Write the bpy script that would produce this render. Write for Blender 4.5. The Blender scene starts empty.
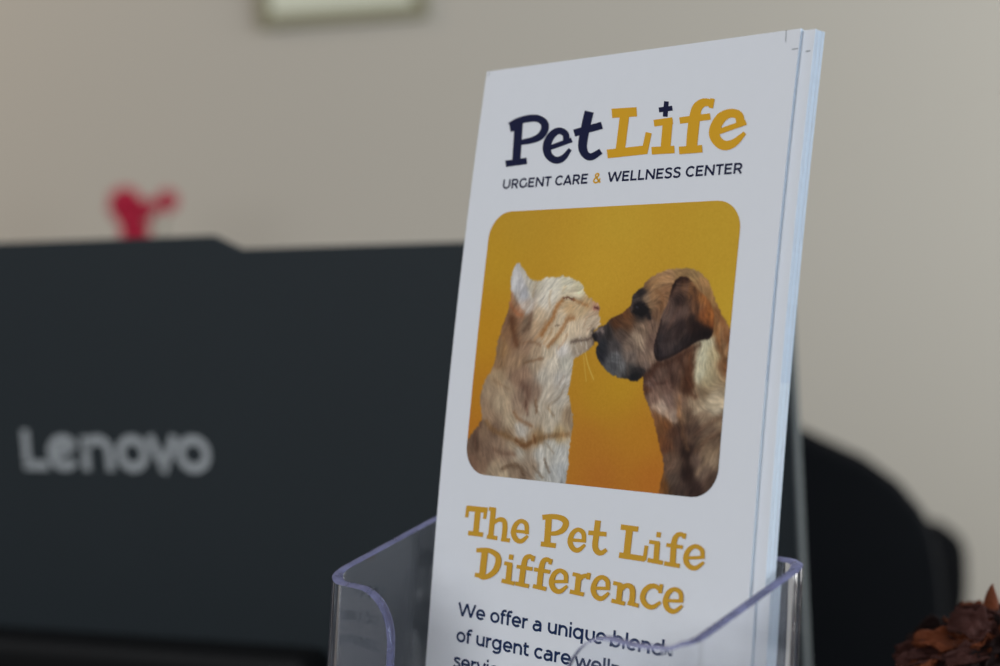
import bpy, bmesh, math, random
import numpy as np
from mathutils import Vector, Matrix, noise as mnoise
random.seed(7)
col = bpy.context.scene.collection
UP = 1.232            # metres: height of the lens above the floor
MM = 0.001

# ------------------------------------------------------------------ helpers
def lin(c):
    return tuple(((v / 255) / 12.92 if v / 255 <= .04045 else ((v / 255 + .055) / 1.055) ** 2.4) for v in c)

def W(p):             # millimetres (origin at the lens, z up) to world metres
    return Vector((p[0] * MM, p[1] * MM, p[2] * MM + UP))

def tag(o, label=None, cat=None, group=None, kind=None):
    if label: o['label'] = label
    if cat: o['category'] = cat
    if group: o['group'] = group
    if kind: o['kind'] = kind
    return o

def empty(name, loc_mm):
    o = bpy.data.objects.new(name, None)
    o.empty_display_size = .02
    col.objects.link(o)
    o.location = W(loc_mm)
    return o

def mesh_obj(name, verts_mm, faces, mats, parent=None, smooth=False, origin=None, fmat=None):
    """verts in lens millimetres; the object keeps the parent's base (or origin) as its own origin."""
    base = Vector(parent.location) if parent and parent.parent is None else None
    if parent is not None and parent.parent is not None:
        base = Vector(parent.parent.location)
    if base is None:
        base = W(origin) if origin is not None else Vector((0, 0, 0))
    me = bpy.data.meshes.new(name)
    me.from_pydata([tuple(W(v) - base) for v in verts_mm], [], faces)
    if not isinstance(mats, (list, tuple)): mats = [mats]
    for m in mats: me.materials.append(m)
    if fmat is not None: me.polygons.foreach_set('material_index', fmat)
    if smooth: me.polygons.foreach_set('use_smooth', [True] * len(me.polygons))
    me.update()
    o = bpy.data.objects.new(name, me)
    col.objects.link(o)
    if parent is not None: o.parent = parent
    else: o.location = base
    return o

def fix_normals(o):
    bm = bmesh.new(); bm.from_mesh(o.data)
    bmesh.ops.recalc_face_normals(bm, faces=bm.faces)
    bm.to_mesh(o.data); bm.free()
    return o

def bevel(o, w, seg=3, angle=35):
    m = o.modifiers.new('bevel', 'BEVEL'); m.width = w * MM; m.segments = seg
    m.limit_method = 'ANGLE'; m.angle_limit = math.radians(angle)
    return o

class MB:
    def __init__(s): s.v = []; s.f = []
    def add(s, vs, fs):
        b = len(s.v); s.v += [tuple(v) for v in vs]; s.f += [tuple(i + b for i in f) for f in fs]
    def box(s, o, a, b, c):   # corner o, edge vectors a, b, c
        o, a, b, c = map(np.array, (o, a, b, c))
        vs = [o, o + a, o + a + b, o + b, o + c, o + a + c, o + a + b + c, o + b + c]
        s.add(vs, [(0, 3, 2, 1), (4, 5, 6, 7), (0, 1, 5, 4), (1, 2, 6, 5), (2, 3, 7, 6), (3, 0, 4, 7)])
    def prism(s, outline, d):  # outline = closed list of 3D points, d = extrusion vector
        n = len(outline); d = np.array(d)
        vs = [np.array(p) for p in outline] + [np.array(p) + d for p in outline]
        s.add(vs, [tuple(range(n))[::-1], tuple(range(n, 2 * n))] + [(i, (i + 1) % n, n + (i + 1) % n, n + i) for i in range(n)])
    def tube(s, pts, rad, seg=10, cap=True):
        pts = [Vector(p) for p in pts]
        if not isinstance(rad, (list, tuple)): rad = [rad] * len(pts)
        ref = Vector((0, 0, 1)); b = len(s.v); rings = []
        for i, p in enumerate(pts):
            t = (pts[min(i + 1, len(pts) - 1)] - pts[max(i - 1, 0)]).normalized()
            r = ref if abs(t.dot(ref)) < .95 else Vector((1, 0, 0))
            x = t.cross(r).normalized(); y = t.cross(x)
            for k in range(seg):
                a = 2 * math.pi * k / seg
                s.v.append(tuple(p + (x * math.cos(a) + y * math.sin(a)) * rad[i]))
        for i in range(len(pts) - 1):
            for k in range(seg):
                s.f.append((b + i * seg + k, b + i * seg + (k + 1) % seg, b + (i + 1) * seg + (k + 1) % seg, b + (i + 1) * seg + k))
        if cap:
            s.f.append(tuple(b + k for k in range(seg))[::-1]); e = b + (len(pts) - 1) * seg
            s.f.append(tuple(e + k for k in range(seg)))
    def lathe(s, c, prof, seg=32):   # prof = [(r, z)...]
        b = len(s.v)
        for r, z in prof:
            for k in range(seg):
                a = 2 * math.pi * k / seg
                s.v.append((c[0] + r * math.cos(a), c[1] + r * math.sin(a), c[2] + z))
        for i in range(len(prof) - 1):
            for k in range(seg):
                s.f.append((b + i * seg + k, b + i * seg + (k + 1) % seg, b + (i + 1) * seg + (k + 1) % seg, b + (i + 1) * seg + k))
        s.f.append(tuple(b + k for k in range(seg))[::-1]); e = b + (len(prof) - 1) * seg
        s.f.append(tuple(e + k for k in range(seg)))
    def build(s, name, mat, parent=None, smooth=False, origin=None):
        return fix_normals(mesh_obj(name, s.v, s.f, mat, parent, smooth, origin))

# ------------------------------------------------------------------ materials
def new_mat(name):
    m = bpy.data.materials.new(name); m.use_nodes = True
    nt = m.node_tree; return m, nt, nt.nodes['Principled BSDF'], nt.nodes['Material Output']

def plain(name, rgb, rough=.6, spec=.4, metal=0., var=0., scale=40., bump=0., bscale=200., sheen=0.):
    m, nt, b, out = new_mat(name)
    c = (*lin(rgb), 1)
    b.inputs['Base Color'].default_value = c
    b.inputs['Roughness'].default_value = rough
    b.inputs['Specular IOR Level'].default_value = spec
    b.inputs['Metallic'].default_value = metal
    if sheen: b.inputs['Sheen Weight'].default_value = sheen
    tc = nt.nodes.new('ShaderNodeTexCoord')
    if var:
        n = nt.nodes.new('ShaderNodeTexNoise'); n.inputs['Scale'].default_value = scale; n.inputs['Detail'].default_value = 5
        r = nt.nodes.new('ShaderNodeMapRange'); r.inputs['To Min'].default_value = 1 - var; r.inputs['To Max'].default_value = 1 + var
        mx = nt.nodes.new('ShaderNodeMix'); mx.data_type = 'RGBA'; mx.blend_type = 'MULTIPLY'; mx.inputs['Factor'].default_value = 1
        nt.links.new(tc.outputs['Object'], n.inputs['Vector']); nt.links.new(n.outputs['Fac'], r.inputs['Value'])
        mx.inputs['A'].default_value = c
        nt.links.new(r.outputs['Result'], mx.inputs['B']); nt.links.new(mx.outputs['Result'], b.inputs['Base Color'])
    if bump:
        n2 = nt.nodes.new('ShaderNodeTexNoise'); n2.inputs['Scale'].default_value = bscale; n2.inputs['Detail'].default_value = 4
        bp = nt.nodes.new('ShaderNodeBump'); bp.inputs['Strength'].default_value = bump; bp.inputs['Distance'].default_value = .002
        nt.links.new(tc.outputs['Object'], n2.inputs['Vector']); nt.links.new(n2.outputs['Fac'], bp.inputs['Height'])
        nt.links.new(bp.outputs['Normal'], b.inputs['Normal'])
    return m

M = {}
M['paper'] = plain('brochure_paper', (231, 233, 238), .5, .3, var=.012, scale=300)
M['paper_edge'] = plain('paper_cut_edge', (206, 222, 238), .7, .2, var=.10, scale=900)
M['paper_edge_pale'] = plain('paper_cut_edge_pale', (222, 235, 246), .7, .2, var=.05, scale=900)
M['navy'] = plain('navy_print', (18, 24, 60), .5, .15)
M['gold'] = plain('gold_print', (222, 166, 38), .5, .15)
M['head_gold'] = plain('ochre_print', (208, 158, 50), .5, .15)
M['body_blue'] = plain('blue_print', (26, 46, 84), .5, .15)
M['crop'] = plain('crop_mark_ink', (70, 74, 84), .6, .3)
M['lid'] = plain('charcoal_plastic', (34, 41, 45), .6, .25, var=.05, scale=20, bump=.06, bscale=900)
M['housing'] = plain('black_plastic', (17, 17, 18), .6, .25)
M['silver'] = plain('silver_frame', (84, 90, 90), .7, .12, metal=0.)
M['badge'] = plain('grey_lettering', (158, 162, 164), .4, .5)
M['counter'] = plain('counter_laminate', (70, 60, 52), .45, .4, var=.12, scale=14)
M['desk'] = plain('desk_laminate', (92, 74, 60), .5, .4, var=.12, scale=10)
M['chair'] = plain('black_chair_fabric', (8, 10, 13), .9, .08, var=.12, scale=60, bump=.15, bscale=700)
M['chair2'] = plain('black_chair_leather', (5, 6, 8), .8, .06, var=.10, scale=30)
M['chrome'] = plain('dark_metal', (60, 60, 62), .4, .5, metal=.8)
M['frame'] = plain('olive_gilt_frame', (140, 135, 108), .5, .4, var=.10, scale=60)
M['mat'] = plain('cream_mat', (216, 218, 198), .7, .2, var=.02, scale=20)
M['red'] = plain('red_petal', (190, 34, 66), .6, .3, var=.18, scale=90)
M['green'] = plain('green_stem', (60, 84, 44), .6, .3, var=.2, scale=60)
M['vase'] = plain('white_ceramic', (210, 206, 198), .3, .5)
M['cabinet'] = plain('brown_cabinet', (98, 72, 52), .5, .4, var=.15, scale=8)
M['pot'] = plain('dark_pot', (46, 34, 28), .6, .3, var=.2, scale=60)
M['soil'] = plain('dark_soil', (24, 18, 14), .9, .1, var=.3, scale=300, bump=.5, bscale=500)
M['leaf_rust'] = plain('rust_dry_leaf', (116, 60, 34), .75, .2, var=.55, scale=160, bump=.5, bscale=600)
M['leaf_dark'] = plain('dark_dry_leaf', (38, 24, 22), .8, .2, var=.5, scale=180, bump=.5, bscale=600)
M['leaf_plum'] = plain('plum_dry_leaf', (76, 44, 38), .75, .2, var=.45, scale=160, bump=.5, bscale=600)
M['wall'] = plain('beige_wall_paint', (189, 183, 171), .9, .15, var=.015, scale=1.5, bump=.04, bscale=350)
M['floor'] = plain('grey_carpet', (105, 98, 90), .95, .1, var=.2, scale=120)
M['ceiling'] = plain('white_ceiling', (225, 224, 220), .9, .1, var=.01, scale=20)

def acrylic(name, tint, haze, hazecol, gl=1.0, rough=.02):
    m = bpy.data.materials.new(name); m.use_nodes = True; nt = m.node_tree; nt.nodes.clear()
    out = nt.nodes.new('ShaderNodeOutputMaterial')
    tr = nt.nodes.new('ShaderNodeBsdfTransparent'); tr.inputs['Color'].default_value = (*tint, 1)
    g = nt.nodes.new('ShaderNodeBsdfGlossy'); g.inputs['Roughness'].default_value = rough
    df = nt.nodes.new('ShaderNodeBsdfDiffuse'); df.inputs['Color'].default_value = (*hazecol, 1)
    lw = nt.nodes.new('ShaderNodeLayerWeight'); lw.inputs['Blend'].default_value = .5
    pw = nt.nodes.new('ShaderNodeMath'); pw.operation = 'POWER'; pw.inputs[1].default_value = 5.
    mu = nt.nodes.new('ShaderNodeMath'); mu.operation = 'MULTIPLY_ADD'; mu.inputs[1].default_value = .9 * gl; mu.inputs[2].default_value = .045 * gl
    mu.use_clamp = True
    tc = nt.nodes.new('ShaderNodeTexCoord'); mp = nt.nodes.new('ShaderNodeMapping'); mp.inputs['Scale'].default_value = (220, 220, 60)
    ns = nt.nodes.new('ShaderNodeTexNoise'); ns.inputs['Scale'].default_value = 1; ns.inputs['Detail'].default_value = 4
    mr = nt.nodes.new('ShaderNodeMapRange'); mr.inputs['From Min'].default_value = .35; mr.inputs['From Max'].default_value = .75
    mr.inputs['To Min'].default_value = haze * .7; mr.inputs['To Max'].default_value = haze * 1.5
    m1 = nt.nodes.new('ShaderNodeMixShader'); m2 = nt.nodes.new('ShaderNodeMixShader')
    L = nt.links.new
    L(tc.outputs['Object'], mp.inputs['Vector']); L(mp.outputs['Vector'], ns.inputs['Vector']); L(ns.outputs['Fac'], mr.inputs['Value'])
    L(mr.outputs['Result'], m1.inputs['Fac']); L(tr.outputs[0], m1.inputs[1]); L(df.outputs[0], m1.inputs[2])
    L(lw.outputs['Facing'], pw.inputs[0]); L(pw.outputs[0], mu.inputs[0]); L(mu.outputs[0], m2.inputs['Fac']); L(m1.outputs[0], m2.inputs[1]); L(g.outputs[0], m2.inputs[2])
    L(m2.outputs[0], out.inputs['Surface'])
    return m
def glass(name, colr, haze, hazecol, rough=0.):
    m = bpy.data.materials.new(name); m.use_nodes = True; nt = m.node_tree; nt.nodes.clear()
    out = nt.nodes.new('ShaderNodeOutputMaterial')
    g = nt.nodes.new('ShaderNodeBsdfGlass'); g.inputs['Color'].default_value = (*colr, 1); g.inputs['IOR'].default_value = 1.49; g.inputs['Roughness'].default_value = rough
    df = nt.nodes.new('ShaderNodeBsdfDiffuse'); df.inputs['Color'].default_value = (*hazecol, 1)
    tc = nt.nodes.new('ShaderNodeTexCoord'); mp = nt.nodes.new('ShaderNodeMapping'); mp.inputs['Scale'].default_value = (220, 220, 60)
    ns = nt.nodes.new('ShaderNodeTexNoise'); ns.inputs['Scale'].default_value = 1; ns.inputs['Detail'].default_value = 4
    mr = nt.nodes.new('ShaderNodeMapRange'); mr.inputs['From Min'].default_value = .35; mr.inputs['From Max'].default_value = .75
    mr.inputs['To Min'].default_value = haze * .7; mr.inputs['To Max'].default_value = haze * 1.5
    mx = nt.nodes.new('ShaderNodeMixShader'); L = nt.links.new
    L(tc.outputs['Object'], mp.inputs['Vector']); L(mp.outputs['Vector'], ns.inputs['Vector']); L(ns.outputs['Fac'], mr.inputs['Value'])
    L(mr.outputs['Result'], mx.inputs['Fac']); L(g.outputs[0], mx.inputs[1]); L(df.outputs[0], mx.inputs[2]); L(mx.outputs[0], out.inputs['Surface'])
    return m
M['acrylic'] = glass('clear_acrylic', (.975, .98, .99), .03, (.55, .57, .70))
M['rim'] = glass('polished_acrylic_edge', (.80, .81, .96), .42, (.36, .37, .63), .08)

def vcol_mat(name):
    m, nt, b, out = new_mat(name)
    a = nt.nodes.new('ShaderNodeAttribute'); a.attribute_name = 'print'
    nt.links.new(a.outputs['Color'], b.inputs['Base Color'])
    b.inputs['Roughness'].default_value = .5; b.inputs['Specular IOR Level'].default_value = .12
    return m
M['photo'] = vcol_mat('photo_print_ink')

# ------------------------------------------------------------------ frames of reference (millimetres)
TH, LAM, K = 0.7536, 0.2524, 1.126
T0 = np.array([0.8115, 401.1657, 31.6441])
H = np.array([math.cos(TH), -math.sin(TH), 0.])          # along the brochure's width, to its right edge
NH = np.array([-math.sin(TH), -math.cos(TH), 0.])        # level, out of its front
DN = np.array([0, 0, -1.]) * math.cos(LAM) + NH * math.sin(LAM)   # down its leaning face
NF = NH * math.cos(LAM) + np.array([0, 0, 1.]) * math.sin(LAM)    # normal of its face
BW, BH = 93.1, 214.2

def bow(v):
    if v <= 130: return K * v * (110 - v) / 3025.
    b130 = K * 130 * (-20) / 3025.
    return b130 + (v - 130) * K * (110 - 260) / 3025.
def B(u, v, w=0.):     # point on a brochure: u across, v down, w out of the face
    return T0 + u * H + v * DN + (bow(v) + w) * NF
PRINT_GAIN = 1.6
# lettering strokes and picture data, in millimetres on the printed panel
LOGO_NAVY = [[[12.25,14.38,15.11,14.75],[13.15,24.77,15.99,25.08]],[[11.28,25.81,10.7,24.13],[18.37,25.51,17.81,23.85]],[[11.35,15.89,10.07,14.37],[12.04,15.66,10.72,14.12],[12.7,15.42,11.37,13.85],[13.34,15.22,12.09,13.58],[14.0,15.07,12.89,13.35],[14.76,14.95,13.77,13.17],[15.58,14.86,14.69,13.03],[16.41,14.8,15.63,12.93],[17.19,14.77,16.53,12.87],[17.94,14.77,17.4,12.87],[18.64,14.79,18.28,12.9],[19.26,14.85,19.18,13.0],[19.75,14.95,20.07,13.19],[20.2,15.12,20.94,13.48],[20.64,15.35,21.76,13.86],[20.99,15.6,22.5,14.31],[21.19,15.78,23.14,14.83],[21.29,15.93,23.62,15.44],[21.37,16.1,23.91,16.07],[21.41,16.32,24.02,16.69],[21.4,16.57,23.97,17.28],[21.32,16.9,23.8,17.85],[21.16,17.28,23.49,18.42],[20.92,17.63,23.04,18.97],[20.64,17.91,22.44,19.44],[20.25,18.14,21.7,19.78],[19.71,18.36,20.88,20.02],[19.04,18.56,20.02,20.18],[18.28,18.73,19.1,20.31],[17.42,18.87,18.09,20.4],[16.44,18.97,17.01,20.44],[15.38,19.06,15.91,20.47],[14.33,19.15,14.85,20.5]],[[10.29,14.19,11.84,14.12],[11.27,16.81,12.83,16.74]],[[31.16,20.81,29.16,20.66],[31.11,20.32,29.06,20.12],[31.08,19.77,28.99,19.6],[30.96,19.12,28.9,19.26],[30.54,18.39,28.82,19.13],[29.83,17.79,28.63,18.99],[29.01,17.34,28.26,18.78],[28.09,17.02,27.87,18.63],[27.11,16.88,27.61,18.6],[26.2,16.98,27.33,18.67],[25.38,17.24,26.93,18.87],[24.64,17.62,26.53,19.16],[24.01,18.12,26.21,19.5],[23.5,18.74,25.94,19.92],[23.11,19.46,25.69,20.47],[22.83,20.24,25.52,21.04],[22.71,21.03,25.46,21.53],[22.78,21.82,25.48,21.97],[23.03,22.6,25.59,22.42],[23.42,23.35,25.77,22.85],[23.95,24.05,25.98,23.19],[24.64,24.68,26.29,23.49],[25.45,25.22,26.71,23.81],[26.33,25.66,27.15,24.05],[27.26,25.94,27.49,24.19],[28.18,26.03,27.8,24.25],[29.04,25.96,28.2,24.25],[29.81,25.73,28.65,24.18],[30.51,25.36,29.1,24.04],[31.08,24.83,29.58,23.78],[31.52,24.2,30.12,23.36],[31.9,23.56,30.69,22.84],[32.29,22.95,31.28,22.34]],[[24.74,22.62,24.0,21.41],[32.27,20.94,31.55,19.74]],[[34.85,13.3,37.72,14.06],[34.75,14.02,37.61,14.79],[34.64,14.74,37.51,15.5],[34.54,15.49,37.41,16.22],[34.44,16.31,37.31,17.01],[34.33,17.25,37.2,17.94],[34.21,18.28,37.09,18.95],[34.11,19.3,37.0,19.92],[34.06,20.19,36.95,20.75],[34.05,20.92,36.93,21.4],[34.07,21.55,36.93,21.91],[34.16,22.18,36.96,22.3],[34.36,22.81,37.04,22.63],[34.68,23.44,37.15,22.97],[35.1,24.03,37.31,23.3],[35.61,24.57,37.49,23.57],[36.17,25.02,37.68,23.77],[36.78,25.4,37.87,23.91],[37.49,25.7,38.03,24.0],[38.32,25.88,38.15,24.05],[39.2,25.84,38.35,24.07],[39.99,25.58,38.78,24.0],[40.71,25.2,39.42,23.77],[41.38,24.8,40.16,23.47],[42.02,24.43,40.9,23.18]],[[32.84,19.6,31.93,17.8],[41.23,18.32,40.36,16.54]],[[58.47,13.12,59.83,13.34],[58.63,16.76,59.99,16.97]],[[57.45,15.69,57.09,14.5],[61.28,15.59,60.92,14.4]]]
LOGO_GOLD = [[[43.64,15.89,43.1,13.57],[51.1,16.12,50.59,13.84]],[[45.9,14.8,48.74,15.32],[45.87,23.9,48.71,24.37]],[[43.77,25.65,43.16,23.49],[55.23,25.39,54.66,23.28]],[[54.2,20.06,56.02,20.51],[53.62,24.96,55.45,25.38]],[[56.55,18.97,56.05,17.35],[61.85,18.78,61.35,17.17]],[[58.78,17.28,61.63,17.71],[59.08,24.52,61.91,24.9]],[[56.76,25.59,56.38,23.79],[63.26,25.71,62.89,23.94]],[[72.27,14.12,72.16,15.64],[71.68,13.93,71.53,15.54],[71.04,13.71,70.91,15.42],[70.29,13.52,70.46,15.37],[69.45,13.45,70.19,15.4],[68.68,13.57,69.98,15.51],[68.01,13.81,69.74,15.67],[67.43,14.16,69.54,15.89],[66.94,14.62,69.41,16.11],[66.6,15.18,69.34,16.33],[66.4,15.77,69.31,16.64],[66.3,16.37,69.29,17.11],[66.21,17.03,69.27,17.73],[66.13,17.84,69.24,18.48],[66.09,18.75,69.24,19.34],[66.06,19.73,69.25,20.28],[66.06,20.73,69.27,21.25],[66.09,21.77,69.28,22.24],[66.15,22.84,69.3,23.28],[66.22,23.93,69.32,24.35],[66.29,25.0,69.34,25.41]],[[71.45,13.58,72.67,13.88],[71.26,15.78,72.48,16.08]],[[63.82,18.9,63.36,17.36],[72.21,18.61,71.77,17.09]],[[64.63,26.04,64.22,24.27],[70.99,26.04,70.6,24.29]],[[81.5,20.44,79.36,20.54],[81.35,19.87,79.16,19.92],[81.22,19.23,79.0,19.32],[80.97,18.47,78.85,18.93],[80.4,17.66,78.79,18.84],[79.52,17.07,78.71,18.8],[78.63,16.76,78.39,18.68],[77.77,16.6,77.96,18.6],[76.94,16.56,77.55,18.6],[76.14,16.61,77.15,18.68],[75.32,16.78,76.74,18.85],[74.53,17.08,76.37,19.09],[73.81,17.54,76.07,19.36],[73.21,18.18,75.77,19.77],[72.72,18.93,75.45,20.32],[72.35,19.73,75.21,20.91],[72.12,20.54,75.08,21.39],[72.08,21.35,75.05,21.75],[72.23,22.14,75.08,22.08],[72.55,22.92,75.18,22.38],[73.02,23.64,75.32,22.65],[73.65,24.32,75.59,22.96],[74.41,24.95,75.97,23.3],[75.29,25.49,76.36,23.57],[76.3,25.86,76.64,23.71],[77.3,25.97,76.95,23.79],[78.21,25.87,77.4,23.82],[79.04,25.63,77.95,23.77],[79.82,25.24,78.53,23.65],[80.5,24.69,79.16,23.4],[81.08,24.02,79.87,22.99],[81.61,23.32,80.63,22.5],[82.13,22.67,81.39,22.03]],[[74.32,22.38,73.66,21.15],[82.04,20.55,81.41,19.34]]]
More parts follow.
